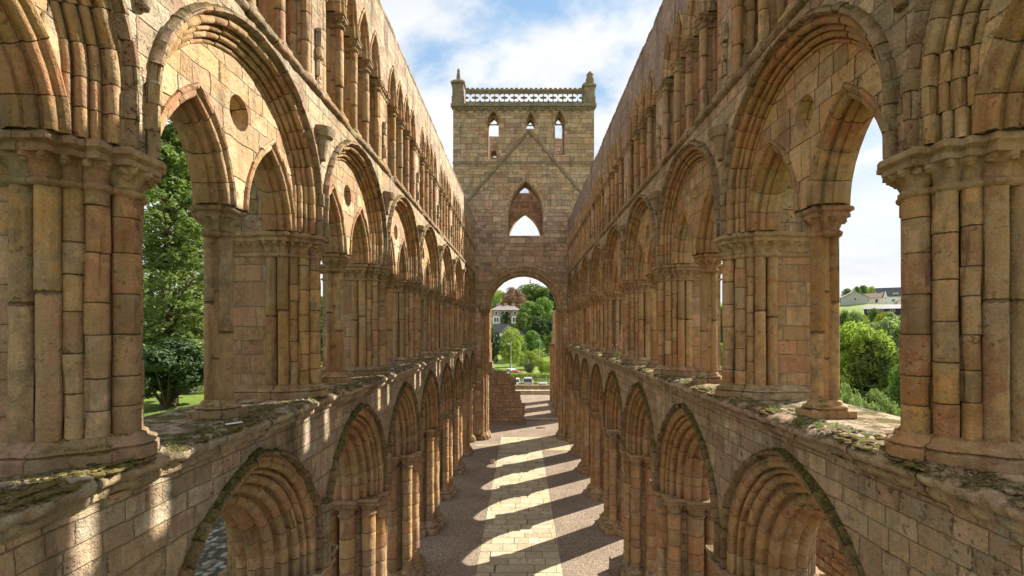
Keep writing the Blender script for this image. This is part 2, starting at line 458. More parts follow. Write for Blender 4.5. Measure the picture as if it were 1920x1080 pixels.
def sweep(mb, prof, c, z0, stilt=0, vlen=.28, rmid=None, f=nave_f, cx=0, jit=.006, groove=.006, rng=None, zmin=None, ends=False, gap=.007, wear=0):
    """mouldings of an arch: profile (half-span d, depth) swept over both halves, one voussoir at a time"""
    rng = rng or R
    dm = sum(p[0] for p in prof) / len(prof) if rmid is None else rmid
    plen = [0]
    for i in range(1, len(prof)): plen.append(plen[-1] + math.hypot(prof[i][0] - prof[i - 1][0], prof[i][1] - prof[i - 1][1]))
    rm = dm + c; tmm = math.acos(min(1, c / rm)) if c > 0 else PI / 2
    arcL = rm * tmm; nv = max(3, round(arcL / vlen)); ns = max(1, round(stilt / vlen)) if stilt > .05 else 0
    gm = gap / arcL; gs = gap / stilt if stilt > .05 else 0
    for sd in (1, -1):
        segs = []
        for i in range(ns):
            segs.append((-1 + i / ns, -1 + (i + 1) / ns, gs))
        tb = [0] + [(i + rng.uniform(-.18, .18)) / nv for i in range(1, nv)] + [1]
        for i in range(nv): segs.append((tb[i], tb[i + 1], gm))
        rows = []; UV = []
        for k, (t0, t1, g) in enumerate(segs):
            jd, jl = rng.gauss(0, jit), rng.gauss(0, jit)
            if k in (0,) : jd = jl = 0
            wr = rng.uniform(.02, .06) if rng.random() < wear else 0
            mids = [t0 + g + (t1 - t0 - 2 * g) * q for q in (0, .5, 1)] if t0 >= 0 else [t0 + g, t1 - g]
            for t, gr, fr in [(t0, groove, 0.0)] + [(m, 0, .02 + .96 * (m - t0) / (t1 - t0)) for m in mids] + [(t1, groove, 1.0)]:
                row = []
                for ip, (d, l) in enumerate(prof):
                    h0 = ip / (len(prof) - 1); wv = wr * math.sin(PI * h0) ** .5 * (.55 + .9 * noise.noise(Vector((k * 2.3, ip * .6, t * 40))))
                    dd = d + jd + gr + max(0, wv); ll = l + jl + gr * .6 + .004 * noise.noise(Vector((k * 1.3 + t * 25, ip * .8, sd)))
                    r = dd + c
                    if t < 0:
                        x, z = dd, z0 + stilt * (1 + t)
                    else:
                        tm = math.acos(min(1, c / r)) if c > 0 else PI / 2
                        x = dd - r + r * math.cos(tm * t); z = z0 + stilt + r * math.sin(tm * t)
                    row.append(f(cx + sd * x, z, ll))
                rows.append(row); UV.append([(pl, k + 40 * (sd > 0) + fr) for pl in plen])
        mb.grid(rows, UV)

def ray_outline(shapes, cen, n, e, square=False):
    """star-shaped outline of a union of circles ('c',x,y,r) and rects ('r',x0,x1,y0,y1), grown by e"""
    out = []
    ox, oy = cen
    for i in range(n):
        a = 2 * PI * i / n; dx, dy = math.cos(a), math.sin(a); best = .05
        for s in shapes:
            if s[0] == 'c' and not square:
                r = s[3] + e; fx, fy = s[1] - ox, s[2] - oy
                b = fx * dx + fy * dy; q = fx * fx + fy * fy - r * r; disc = b * b - q
                if disc > 0:
                    t = b + math.sqrt(disc)
                    best = max(best, t)
            else:
                if s[0] == 'c': x0, x1, y0, y1 = s[1] - s[3], s[1] + s[3], s[2] - s[3], s[2] + s[3]
                else: x0, x1, y0, y1 = s[1:5]
                x0 -= e; x1 += e; y0 -= e; y1 += e
                tn, tf = -1e9, 1e9; ok = True
                for o, dd, lo, hi in ((ox, dx, x0, x1), (oy, dy, y0, y1)):
                    if abs(dd) < 1e-9:
                        if not lo <= o <= hi: ok = False
                    else:
                        ta, tb = (lo - o) / dd, (hi - o) / dd
                        tn = max(tn, min(ta, tb)); tf = min(tf, max(ta, tb))
                if ok and tf >= tn and tf > 0: best = max(best, tf)
        out.append((ox + dx * best, oy + dy * best))
    return out

def loft(mb, secs, cap=True, capb=True):
    """secs: list of (z, outline)"""
    rows = [[Vector((x, y, z)) for x, y in o] for z, o in secs]
    o = secs[0][1]; per = [0]
    for i in range(len(o)):
        a, b = o[i], o[(i + 1) % len(o)]; per.append(per[-1] + math.hypot(b[0] - a[0], b[1] - a[1]))
    UV = []
    s = 0
    for k, (z, _) in enumerate(secs):
        if k: s += math.hypot(z - secs[k - 1][0], secs[k][1][0][0] - secs[k - 1][1][0][0])
        UV.append([(p, s) for p in per])
    mb.grid(rows, UV, True)
    if cap: mb.face(rows[-1], [(p.x, p.y) for p in rows[-1]])
    if capb: mb.face(list(reversed(rows[0])), [(p.x, p.y) for p in reversed(rows[0])])

def capital(mb, shapes, cen, z0, z1, n=160, flare=.09, leaf=.05, ab=.12, lw=.17, abh=.15, rng=None, wear=.012):
    rng = rng or R
    H = z1 - z0; zb0 = z0 + .08; zb1 = z1 - abh
    def OU(e, sq=False): return ray_outline(shapes, cen, n, e, sq)
    secs = [(z0 - .015, OU(-.005)), (z0, OU(.022)), (z0 + .02, OU(.036)), (z0 + .045, OU(.036)), (z0 + .065, OU(.018)), (zb0, OU(.0))]
    base = OU(0); per = [0]
    for i in range(n):
        a, b = base[i], base[(i + 1) % n]; per.append(per[-1] + math.hypot(b[0] - a[0], b[1] - a[1]))
    nl = max(4, round(per[-1] / lw))
    m = 9
    ph = rng.random()
    for k in range(1, m + 1):
        t = k / m
        e0 = flare * (.15 * t + .85 * t ** 2.4)
        o = OU(e0); oo = []
        for i, (x, y) in enumerate(o):
            p = (per[i] / per[-1] * nl + ph) % 1
            lf = (.5 + .5 * math.cos(2 * PI * p)) ** .8          # leaf blade
            curl = math.exp(-((t - .80) / .13) ** 2)
            rib = max(0, 1 - abs(p - .5) * 2.0)
            g = leaf * (lf * (t ** 1.5 * .55 + curl * .8) - .55 * rib * (.3 + .7 * t))
            g += wear * noise.noise(Vector((x * 9, y * 9, k * 1.3)))
            dx, dy = x - cen[0], y - cen[1]; L = math.hypot(dx, dy) or 1
            oo.append((x + dx / L * g, y + dy / L * g))
        secs.append((zb0 + (zb1 - zb0) * t, oo))
    def W(o, z, amp):
        return [(x + amp * noise.noise(Vector((x * 6, y * 6, z * 5))), y + amp * noise.noise(Vector((y * 6, x * 6, z * 5 + 9)))) for x, y in o]
    ok_ = OU(flare * .95)
    for q in range(nl):
        tgt = ((q + 0.0 - ph) % nl) / nl * per[-1]
        i = min(range(n), key=lambda k_: abs(per[k_] - tgt)); x, y = ok_[i]
        if rng.random() < .12: continue
        r_ = lw * rng.uniform(.17, .23); rows = []
        for k_ in range(5):
            f_ = -PI / 2 + PI * k_ / 4; rows.append([Vector((x + max(.15, math.cos(f_)) * r_ * math.cos(2 * PI * j / 7), y + max(.15, math.cos(f_)) * r_ * math.sin(2 * PI * j / 7), zb1 - r_ * 1.15 + r_ * 1.1 * math.sin(f_))) for j in range(7)])
        mb.grid(rows, None, True)
    a = abh
    o1 = W(OU(ab * .72, True), 2, .010); o2 = W(OU(ab, True), 3, .016); o3 = W(OU(ab - .012, True), 3, .024)
    secs += [(zb1 + .001, OU(flare * .7, True)), (zb1 + .004, o1), (zb1 + a * .34, o1), (zb1 + a * .37, W(OU(ab * .62, True), 2, .01)), (zb1 + a * .46, W(OU(ab * .66, True), 2, .01)),
             (zb1 + a * .58, o2), (z1 - .03, o2), (z1 - .004, o3), (z1, W(OU(ab - .05, True), 3, .024))]
    loft(mb, secs)

def base_mould(mb, shapes, cen, z0, z1, n=128, ex=.15, sq=True):
    def OU(e, q=False): return ray_outline(shapes, cen, n, e, q)
    def W(o, amp=.014):
        return [(x + amp * noise.noise(Vector((x * 5, y * 5, z0))), y + amp * noise.noise(Vector((y * 5, x * 5, z0 + 9)))) for x, y in o]
    H = z1 - z0
    loft(mb, [(z0, W(OU(ex, sq))), (z0 + H * .42, W(OU(ex, sq))), (z0 + H * .47, W(OU(ex - .02, sq))), (z0 + H * .5, OU(ex - .035)),
              (z0 + H * .58, OU(ex - .01)), (z0 + H * .66, OU(ex - .02)), (z0 + H * .74, OU(ex * .45)), (z0 + H * .82, OU(ex * .35)),
              (z0 + H * .9, OU(ex * .32)), (z0 + H * .96, OU(ex * .15)), (z1, OU(.0))])

def shaft(mb, x, y, r, z0, z1, dh=(.34, .62), n=14, jit=.004, rng=None, groove=.0035):
    rng = rng or R
    zs = [z0]
    while z1 - zs[-1] > dh[1] * 1.15: zs.append(zs[-1] + rng.uniform(*dh))
    zs.append(z1)
    rows = []; UV = []
    for k in range(len(zs) - 1):
        a, b = zs[k], zs[k + 1]; jx, jy, jr = rng.gauss(0, jit), rng.gauss(0, jit), rng.gauss(0, jit * .8)
        hh = b - a
        for z, g in ((a, groove), (a + .007, 0), (a + hh * .2, 0), (a + hh * .4, 0), (a + hh * .6, 0), (a + hh * .8, 0), (b - .007, 0), (b, groove)):
            row = []
            for j in range(n):
                th = 2 * PI * j / n
                w = .007 * noise.noise(Vector((x * 3 + math.cos(th), y * 3 + math.sin(th), z * 2.2))); e_ = noise.noise(Vector((x * 5 + 1.4 * math.cos(th), y * 5 + 1.4 * math.sin(th), z * 1.3 + 7))); w -= max(0, e_ - .28) * .09
                rr = r + jr - g + w
                row.append(Vector((x + jx + rr * math.cos(th), y + jy + rr * math.sin(th), z)))
            rows.append(row); UV.append([(2 * PI * r * j / n, k + (z - a) / hh) for j in range(n + 1)])
    mb.grid(rows, UV, True)

# ------------------------------------------------------------------ nave wall: shared pieces (local frame: x = lat - LATC, y along, z up)
ORG = Vector((LATC, 0, 0))
def variants(n, fn):
    out = []
    for i in range(n): out.append(fn(random.Random(100 + i * 7)))
    return out

# --- arcade
def spread(d, rise):  # centre offset of a pointed arch
    r = (d * d + rise * rise) / (2 * d); return r - d
ST1 = .38
C_ARC = spread(2.08, 7.64 - Z_SPR1 - ST1)
def mirror_prof(p, mid): return p + [(d, 2 * mid - l) for d, l in reversed(p)]
arc_half = [(1.96, 3.955), (1.93, 3.955)] + roll(1.86, 4.01, .062) + [(1.828, 4.105), (1.79, 4.09)] + roll(1.745, 4.085, .034, -40, 110, 4) + [(1.722, 4.19)] + roll(1.64, 4.20, .068) + [(1.605, 4.305)] + roll(1.50, 4.35, .078) + [(1.447, 4.46)] \
    + roll(1.34, 4.52, .09) + [(1.315, 4.635), (1.27, 4.66)] + roll(1.27, 4.76, .075, 10, 90, 3)
ARC_PROF = mirror_prof(arc_half, LATC - .005)
def m_arc(rng):
    mb = MB(); sweep(mb, ARC_PROF, C_ARC, Z_SPR1, ST1, .33, 1.5, rng=rng, jit=.004, wear=.10); return mb.mesh('arcade_arch', M_VOUS, 40, ORG)
ARC = variants(4, m_arc)
def hood_prof(d0, l, w, p):
    return [(d0, l + .02), (d0, l - p * .55), (d0 + w * .25, l - p), (d0 + w * .6, l - p), (d0 + w * .95, l - p * .45), (d0 + w, l + .02)]
def m_arch_hood(rng):
    mb = MB(); sweep(mb, hood_prof(1.945, 3.95, .115, .115), C_ARC, Z_SPR1 + .02, ST1, .22, rng=rng, jit=.011, groove=.008); return mb.mesh('hood_mould', M_CRUST, 40, ORG)
ARCHOOD = variants(3, m_arch_hood)
PSH = []
for i in range(8):
    a = i * PI / 4
    if i % 2 == 0: PSH.append(('c', LATC + .64 * math.cos(a), .70 * math.sin(a), .215))
    else: PSH.append(('c', LATC + .74 * math.cos(a), .76 * math.sin(a), .185))
PSHAPES = PSH + [('c', LATC, 0, .56)]
PCEN = (LATC, 0)
def m_pcore(rng):
    mb = MB(); o = ray_outline([('c', LATC, 0, .58)], PCEN, 24, 0); loft(mb, [(.3, o), (4.4, o)]); return mb.mesh('pier_core', M_WALL, 35, ORG)
PCORE = m_pcore(R)
PSHAFT = [[(lambda rng: (lambda mb: (shaft(mb, s[1], s[2], s[3], .5, 4.34, (.3, .55), 16, .004, rng), mb.mesh('shaft', M_SHAFT, 40, ORG))[1])(MB()))(random.Random(50 + 10 * k + j)) for j, s in enumerate(PSH)] for k in range(2)]
def m_pcap(rng):
    mb = MB(); capital(mb, PSHAPES, PCEN, 4.30, Z_SPR1, 176, .10, .055, .13, .2, .17, rng); return mb.mesh('capital', M_CARV, 38, ORG)
PCAP = variants(3, m_pcap)
def m_pbase(rng):
    mb = MB(); base_mould(mb, PSHAPES, PCEN, 0, .58, 128, .20); return mb.mesh('base', M_CARV, 45, ORG)
PBASE = m_pbase(R)
def m_stub(rng):
    mb = MB()
    top = 6.15 + rng.uniform(-.1, .1)
    shaft(mb, 3.93, 0, .17, Z_SPR1 - .01, top - .2, (.4, .6), 12, .006, rng)
    base_o = [('c', 3.93, 0, .17)]
    loft(mb, [(top - .2, ray_outline(base_o, (3.93, 0), 12, .0)), (top - .12, ray_outline(base_o, (3.93, 0), 12, .03)), (top - .03, ray_outline(base_o, (3.93, 0), 12, .05)), (top, ray_outline(base_o, (3.93, 0), 12, .0))])
    return mb.mesh('wall_shaft', M_HOOD, 40, ORG)
STUB = variants(2, m_stub)

# --- triforium
D2 = 1.93; ST2 = .57
tri_prof = [(1.955, 3.955), (1.945, 3.955)] + roll(1.89, 4.0, .052) + [(1.865, 4.09), (1.84, 4.075)] + roll(1.80, 4.09, .035, -40, 120, 4) + [(1.79, 4.155)] + roll(1.735, 4.165, .048) + [(1.712, 4.25), (1.69, 4.225)] + roll(1.655, 4.225, .03, -20, 110, 4) + [(1.62, 4.30)]
def m_tri(rng):
    mb = MB(); sweep(mb, tri_prof, 0, Z_SPR2, ST2, .33, 1.8, rng=rng, jit=.0035, wear=.2); return mb.mesh('containing_arch', M_VOUS, 40, ORG)
TRI = variants(4, m_tri)
def m_trihood(rng):
    mb = MB(); sweep(mb, hood_prof(1.945, 3.95, .105, .10), 0, Z_SPR2, ST2, .24, rng=rng, jit=.006, groove=.006); return mb.mesh('hood_mould', M_HOOD, 40, ORG)
TRIHOOD = variants(3, m_trihood)
C_SUB = spread(.80, 1.42)
def m_tymp(rng):
    mb = MB()
    hs = [arch_pts(s * .895, .71, C_SUB, Z_SPR2, 0, 14) for s in (1, -1)]
    oc = [(.23 * math.cos(2 * PI * i / 20) * (1 + .05 * math.sin(3.1 * i)), 12.68 + .26 * math.sin(2 * PI * i / 20)) for i in range(20)]
    plate(mb, arch_pts(0, 1.695, 0, Z_SPR2, ST2, 18), hs + [oc], 4.235, 4.80, nave_f, skip_z=Z_SPR2)
    return mb.mesh('tympanum', M_TYMP, 30, ORG)
M_TYMP = stone('tympanum_slabs', .45, .42, pal=shift(PAL, (1.0, .92, .82), 1.0), warp=2.0, mortar=.008, lichen=.55, dark=.6, bumpd=.03, mcol=(.20, .14, .08))
TYMP = m_tymp(R)
sub_half = [(.79, 4.24), (.78, 4.20), (.755, 4.185), (.725, 4.20), (.715, 4.235)] + roll(.675, 4.28, .045, -30, 120, 5) + [(.668, 4.355)] + roll(.635, 4.405, .045, -40, 120, 5) + [(.61, 4.47), (.585, 4.475), (.585, 4.52)]
SUBP = sub_half + [(.585, 4.60), (.62, 4.66), (.65, 4.72), (.70, 4.78), (.715, 4.80)]
def m_sub(rng):
    mb = MB(); sweep(mb, SUBP, C_SUB, Z_SPR2, 0, .32, .62, rng=rng, jit=.0035, wear=.08); return mb.mesh('pointed_sub_arch', M_VOUS, 40, ORG)
SUB = variants(4, m_sub)
TSH = [('c', 4.08, 0, .118), ('c', 4.20, .20, .098), ('c', 4.20, -.20, .098), ('c', 4.345, .295, .078), ('c', 4.345, -.295, .078),
       ('c', 4.49, .385, .096), ('c', 4.49, -.385, .096), ('c', 4.71, .39, .096), ('c', 4.71, -.39, .096)]
TCORE = [('r', 4.16, 4.7, -.08, .08), ('r', 4.30, 4.7, -.17, .17), ('r', 4.42, 4.8, -.27, .27), ('r', 4.80, 5.6, -.40, .40)]
TCEN = (4.6, 0)
def m_tcore():
    mb = MB()
    for x0, x1, w in ((4.16, 4.30, .08), (4.30, 4.42, .17), (4.42, 4.80, .27)): mb.box(x0, x1, -w, w, Z_SILL - .02, Z_SPR2 - .1)
    mb.box(4.80, 5.597, -.40, .40, Z_SILL - .02, Z_SPR2 - .08)
    return mb.mesh('pier_core', M_PINK, 0, ORG)
TCOREM = m_tcore()
TSHAFT = [[(lambda rng, mono: (lambda mb: (shaft(mb, s[1], s[2], s[3], Z_SILL + .2, 10.84, (1.3, 1.5) if mono else (.28, .5), 18, .002 if mono else .003, rng), mb.mesh('shaft', M_SHAFT, 40, ORG))[1])(MB()))(random.Random(90 + 10 * k + j), j >= 5) for j, s in enumerate(TSH)] for k in range(2)]
def m_tcap(rng):
    mb = MB(); capital(mb, TSH + TCORE + [('r', 4.42, 4.80, -.46, .46)], TCEN, 10.80, Z_SPR2, 300, .07, .07, .115, .17, .18, rng); return mb.mesh('capital', M_CARV, 38, ORG)
TCAP = variants(3, m_tcap)
def m_tbase(rng):
    mb = MB(); base_mould(mb, TSH + TCORE, TCEN, Z_SILL - .01, Z_SILL + .25, 200, .135, False); return mb.mesh('base', M_CARV, 45, ORG)
TBASE = m_tbase(R)
CSH = [('c', 4.44, 0, .092), ('c', 4.66, 0, .092)]
CCORE = [('r', 4.45, 4.65, -.05, .05)]
CCEN = (4.55, 0)
def m_cshaft(rng):
    mb = MB()
    for s in CSH: shaft(mb, s[1], s[2], s[3], Z_SILL + .2, 10.86, (.9, 1.5), 18, .003, rng)
    mb.box(4.47, 4.63, -.045, .045, Z_SILL + .1, 10.9)
    return mb.mesh('twin_shaft', M_SHAFT, 40, ORG)
CSHAFT = variants(3, m_cshaft)
def m_ccap(rng):
    mb = MB(); capital(mb, CSH + CCORE + [('r', 4.45, 4.65, -.16, .16)], CCEN, 10.82, Z_SPR2, 144, .07, .06, .10, .15, .17, rng); return mb.mesh('capital', M_CARV, 38, ORG)
CCAP = variants(3, m_ccap)
def m_cbase(rng):
    mb = MB(); base_mould(mb, CSH + [('r', 4.43, 4.67, -.1, .1)], CCEN, Z_SILL - .01, Z_SILL + .25, 64, .12); return mb.mesh('base', M_CARV, 45, ORG)
CBASE = m_cbase(R)
def m_corbel(rng):
    mb = MB(); sh = [('c', 3.92, 0, .10)]; cen = (3.92, 0)
    def O(e, q=False): return ray_outline(sh, cen, 16, e, q)
    loft(mb, [(12.75, O(-.04)), (12.95, O(-.01)), (13.1, O(.03)), (13.18, O(.05)), (13.2, O(.10)), (13.30, O(.14)), (13.36, O(.14)), (13.38, O(.11))])
    return mb.mesh('corbel', M_HOOD, 40, ORG)
CORB = m_corbel(R)

# --- clerestory
PITCH = .8625
CLX = [(-1.5 + i) * PITCH for i in range(4)]
C_CL = spread(.415, 1.10)
cl_prof = [(.415, 4.005), (.41, 3.96), (.385, 3.945), (.36, 3.96), (.35, 4.0)] + roll(.325, 4.04, .035, -30, 120, 4) + [(.30, 4.09)] + roll(.265, 4.15, .04, -30, 110, 4) + [(.235, 4.22), (.235, 4.36), (.30, 4.45), (.31, 4.5)]
def m_clarch(rng):
    mb = MB(); sweep(mb, cl_prof, C_CL, Z_SPR3, 0, .26, .32, rng=rng, jit=.005); return mb.mesh('lancet_arch', M_VOUS, 40, ORG)
CLARCH = variants(3, m_clarch)
KSH = [('c', 4.09, 0, .088), ('c', 4.34, 0, .088)]
def m_kshaft(rng):
    mb = MB()
    for s in KSH: shaft(mb, s[1], 0, s[3], Z_STR2 + .1, 16.24, (.5, 1.0), 12, .004, rng)
    mb.box(4.1, 4.33, -.05, .05, Z_STR2, 16.3)
    return mb.mesh('twin_shaft', M_SHAFT, 40, ORG)
KSHAFT = variants(3, m_kshaft)
def m_kcap(rng):
    mb = MB(); capital(mb, KSH + [('r', 4.05, 4.38, -.07, .07)], (4.215, 0), 16.16, Z_SPR3, 64, .05, .03, .075, .12, .11, rng); return mb.mesh('capital', M_CARV, 38, ORG)
KCAP = variants(2, m_kcap)
def m_kbase(rng):
    mb = MB(); base_mould(mb, KSH + [('r', 4.05, 4.38, -.07, .07)], (4.215, 0), Z_STR2 - .02, Z_STR2 + .17, 48, .07); return mb.mesh('base', M_CARV, 45, ORG)
KBASE = m_kbase(R)
BP = [('c', 4.09, .33, .088), ('c', 4.09, -.33, .088), ('c', 4.34, .33, .088), ('c', 4.34, -.33, .088)]
BPC = [('r', 4.03, 4.5, -.25, .25), ('r', 4.12, 4.48, -.34, .34)]
def m_bcore(rng):
    mb = MB(); mb.box(4.02, 4.5, -.24, .24, Z_STR2 - .02, Z_SPR3 - .1); mb.box(4.12, 4.48, -.33, .33, Z_STR2 - .02, Z_SPR3 - .12)
    # worn wall-shaft stump on the face of the pier
    z = Z_STR2
    for k in range(4):
        h = rng.uniform(.22, .4); w = rng.uniform(.07, .12)
        mb.bevbox(3.90 + rng.uniform(0, .06), 4.03, -w + rng.uniform(-.03, .03), w, z, z + h - .01, .03, jit=.012); z += h
    return mb.mesh('pier_core', M_WALL, 25, ORG)
BCORE = variants(3, m_bcore)
BSHAFT = [(lambda rng: (lambda mb: (shaft(mb, s[1], s[2], s[3], Z_STR2 + .1, 16.24, (.4, .8), 12, .004, rng), mb.mesh('shaft', M_SHAFT, 40, ORG))[1])(MB()))(random.Random(300 + j)) for j, s in enumerate(BP)]
def m_bcap(rng):
    mb = MB(); capital(mb, BP + BPC, (4.26, 0), 16.16, Z_SPR3, 128, .05, .03, .075, .12, .11, rng); return mb.mesh('capital', M_CARV, 38, ORG)
BCAP = variants(2, m_bcap)
def m_bbase(rng):
    mb = MB(); base_mould(mb, BP + BPC, (4.26, 0), Z_STR2 - .02, Z_STR2 + .17, 80, .07); return mb.mesh('base', M_CARV, 45, ORG)
BBASE = m_bbase(R)

def ledge(name, prof, y0, y1, mat, parent, step, amp, seed, edge_lat, flat_from):
    """a moulded course running along the wall, its nave edge broken and worn"""
    mb = MB(); n = int((y1 - y0) / step); rows = []; UV = []
    pl = [0]
    for i in range(1, len(prof)): pl.append(pl[-1] + math.hypot(prof[i][0] - prof[i - 1][0], prof[i][1] - prof[i - 1][1]))
    for i in range(n + 1):
        y = y0 + (y1 - y0) * i / n; row = []; uvr = []
        chip = noise.noise(Vector((y * .9, seed, 1.5))) + .6 * noise.noise(Vector((y * 3.1, seed, 7.5)))
        chip = max(0, chip - .10) * amp * 1.9 + max(0, noise.noise(Vector((y * 7.5, seed, 2.5))) - .15) * amp * .9
        for k, (l, z) in enumerate(prof):
            w = 1.0 if l < edge_lat else (.25 if l < edge_lat + .4 else .12)
            nl = noise.noise(Vector((y * 5, l * 5 + seed, z * 6))) * amp * .30 + noise.noise(Vector((y * 15, l * 14 + seed, z * 14))) * amp * .28
            nz = noise.noise(Vector((y * 4.3 + 30, l * 4 + seed, z * 5))) * amp * .4 + noise.noise(Vector((y * 13, l * 13 + seed, z * 9))) * amp * .2
            nearwall = 0 if (k == 0) else 1
            ll = l + nearwall * (w * (chip + nl)); zz = z + nearwall * nz * (.9 if l < edge_lat + .3 else .35)
            if l < edge_lat: ll = min(ll, edge_lat + .06)
            row.append(Vector((ll, y, zz))); uvr.append((y, pl[k]))
        rows.append(row); UV.append(uvr)
    mb.grid(rows, UV)
    mb.face(rows[0]); mb.face(rows[-1])
    return mb.obj(name, mat, parent, origin=ORG, smooth=50)

SILL_P = [(3.952, 7.80), (3.935, 7.83), (3.90, 7.85), (3.87, 7.86), (3.855, 7.885), (3.85, 7.92), (3.865, 7.945), (3.86, 7.965), (3.80, 7.975), (3.775, 7.995), (3.765, 8.03), (3.775, 8.065), (3.81, 8.085), (3.835, 8.11), (3.88, 8.13), (3.94, 8.14), (4.02, 8.14),
          (4.15, 8.14), (4.35, 8.14), (4.6, 8.14), (4.9, 8.14), (5.2, 8.14), (5.5, 8.14), (5.66, 8.13), (5.70, 8.08), (5.70, 7.98), (5.62, 7.92), (5.598, 7.88)]
STR_P = [(3.952, 13.96), (3.92, 13.98), (3.88, 14.0), (3.865, 14.03), (3.865, 14.07), (3.885, 14.105), (3.94, 14.13), (4.1, 14.135), (4.5, 14.135), (5.0, 14.135), (5.4, 14.135), (5.5, 14.12), (5.5, 13.9)]
COPE_P = [(4.02, 18.55), (3.98, 18.60), (3.97, 18.68), (4.02, 18.76), (4.2, 18.80), (4.5, 18.83), (4.8, 18.82), (5.1, 18.79), (5.3, 18.76), (5.37, 18.65), (5.34, 18.55)]

def nave_wall(side, label):
    root = empty('nave_wall', label, 'ruined wall', (side * LATC, YM, 0), 0 if side > 0 else PI)
    rs = random.Random(5 if side > 0 else 6)
    ya, yb = PC[0], PC[-1]
    def bays(fn): return [fn(b) for b in BC]
    # arcade spandrel wall
    mb = MB()
    hol = bays(lambda b: arch_pts(b, 1.95, C_ARC, Z_SPR1, ST1, 16))
    plate(mb, [(ya, Z_SPR1), (yb, Z_SPR1), (yb, 7.9), (ya, 7.9)], hol, A_IN, 5.6, nave_f, holerim=False, uvo=3.3, skip_z=Z_SPR1)
    o = mb.obj('spandrel_masonry', M_WALL, root, origin=ORG, smooth=0)
    # triforium walls
    mb = MB()
    outer = [(ya, Z_SPR2), (yb, Z_SPR2), (yb, Z_STR + .05), (ya, Z_STR + .05)]
    plate(mb, outer, bays(lambda b: arch_pts(b, 1.945, 0, Z_SPR2, ST2, 18)), A_IN, 4.236, nave_f, holerim=True, skip_z=Z_SPR2)
    plate(mb, outer, bays(lambda b: arch_pts(b, 1.70, 0, Z_SPR2, ST2, 18)), 4.24, 5.598, nave_f, uvo=5.1, skip_z=Z_SPR2)
    mb.obj('triforium_masonry', M_WALL, root, origin=ORG, smooth=0)
    # clerestory walls
    mb = MB()
    xs = [b + c for b in BC for c in CLX]
    plate(mb, [(ya, Z_SPR3), (yb, Z_SPR3), (yb, 18.58), (ya, 18.58)], [arch_pts(x, .355, C_CL, Z_SPR3, 0, 8) for x in xs], 4.0, 4.5, nave_f, skip_z=Z_SPR3)
    xw = [b + c for b in BC for c in CLX[1:3]]
    plate(mb, [(ya, Z_STR2 - .05), (yb, Z_STR2 - .05), (yb, 18.58), (ya, 18.58)], [arch_pts(x, .30, .5, 16.9, 0, 8, 15.3) for x in xw], 4.95, 5.35, nave_f, uvo=2.2)
    mb.box(4.5, 4.95, ya, yb, 17.75, 18.56)
    mb.obj('clerestory_masonry', M_WALL if side < 0 else M_STAIN_SHADE, root, origin=ORG, smooth=0)  # right side gets the stained copy with shade in its colour
    ledge('sill', SILL_P, ya, yb, M_SILL, root, .035, .066, 3.0 + side, 3.9, 0)
    ledge('string_course', STR_P, ya, yb, M_EDGE, root, .05, .055, 13.0 + side, 3.9, 0)
    ledge('coping', COPE_P, ya, yb, M_COPE, root, .09, .04, 23.0 + side, 4.1, 0)
    # arches
    for i, b in enumerate(BC):
        a = link('arcade_arch', rs.choice(ARC), root, (0, b, 0)); link('hood_mould', rs.choice(ARCHOOD), a)
        t = link('triforium_arch', rs.choice(TRI), root, (0, b, 0)); link('hood_mould', rs.choice(TRIHOOD), t)
        link('tympanum', TYMP, t)
        for s in (1, -1): link('sub_arch', rs.choice(SUB), t, (0, s * .895, 0))
        c = link('triforium_column', rs.choice(CSHAFT), root, (0, b, 0)); link('capital', rs.choice(CCAP), c); link('base', CBASE, c)
        for x in CLX: link('clerestory_arch', rs.choice(CLARCH), root, (0, b + x, 0))
        for x in (-PITCH, 0, PITCH):
            k = link('clerestory_column', rs.choice(KSHAFT), root, (0, b + x, 0)); link('capital', rs.choice(KCAP), k); link('base', KBASE, k)
    for i, p in enumerate(PC):
        k = link('arcade_pier', PCORE, root, (0, p, 0)); v = rs.randrange(2)
        for m in PSHAFT[v]: link('shaft', m, k)
        link('capital', rs.choice(PCAP), k); link('base', PBASE, k)
        k = link('triforium_pier', TCOREM, root, (0, p, 0)); v = rs.randrange(2)
        for j_, m in enumerate(TSHAFT[v]):
            if i > 3 and rs.random() < .06 and j_ > 0: continue
            link('shaft', m, k, (rs.gauss(0, .004), rs.gauss(0, .004), 0))
        link('capital', rs.choice(TCAP), k); link('base', TBASE, k)
        if 0 < i < 9:
            link('corbel', CORB, root, (0, p, 0))
            if side < 0 or i in (3, 5): link('wall_shaft', rs.choice(STUB), root, (0, p, 0))
        k = link('clerestory_pier', rs.choice(BCORE), root, (0, p, 0))
        for m in BSHAFT: link('shaft', m, k)
        link('capital', rs.choice(BCAP), k); link('base', BBASE, k)
    return root
WL = nave_wall(-1, 'tall left nave wall of three arched tiers, its upper arches lit by the sun')
WR = nave_wall(1, 'tall right nave wall of three arched tiers, its inner face in shade')

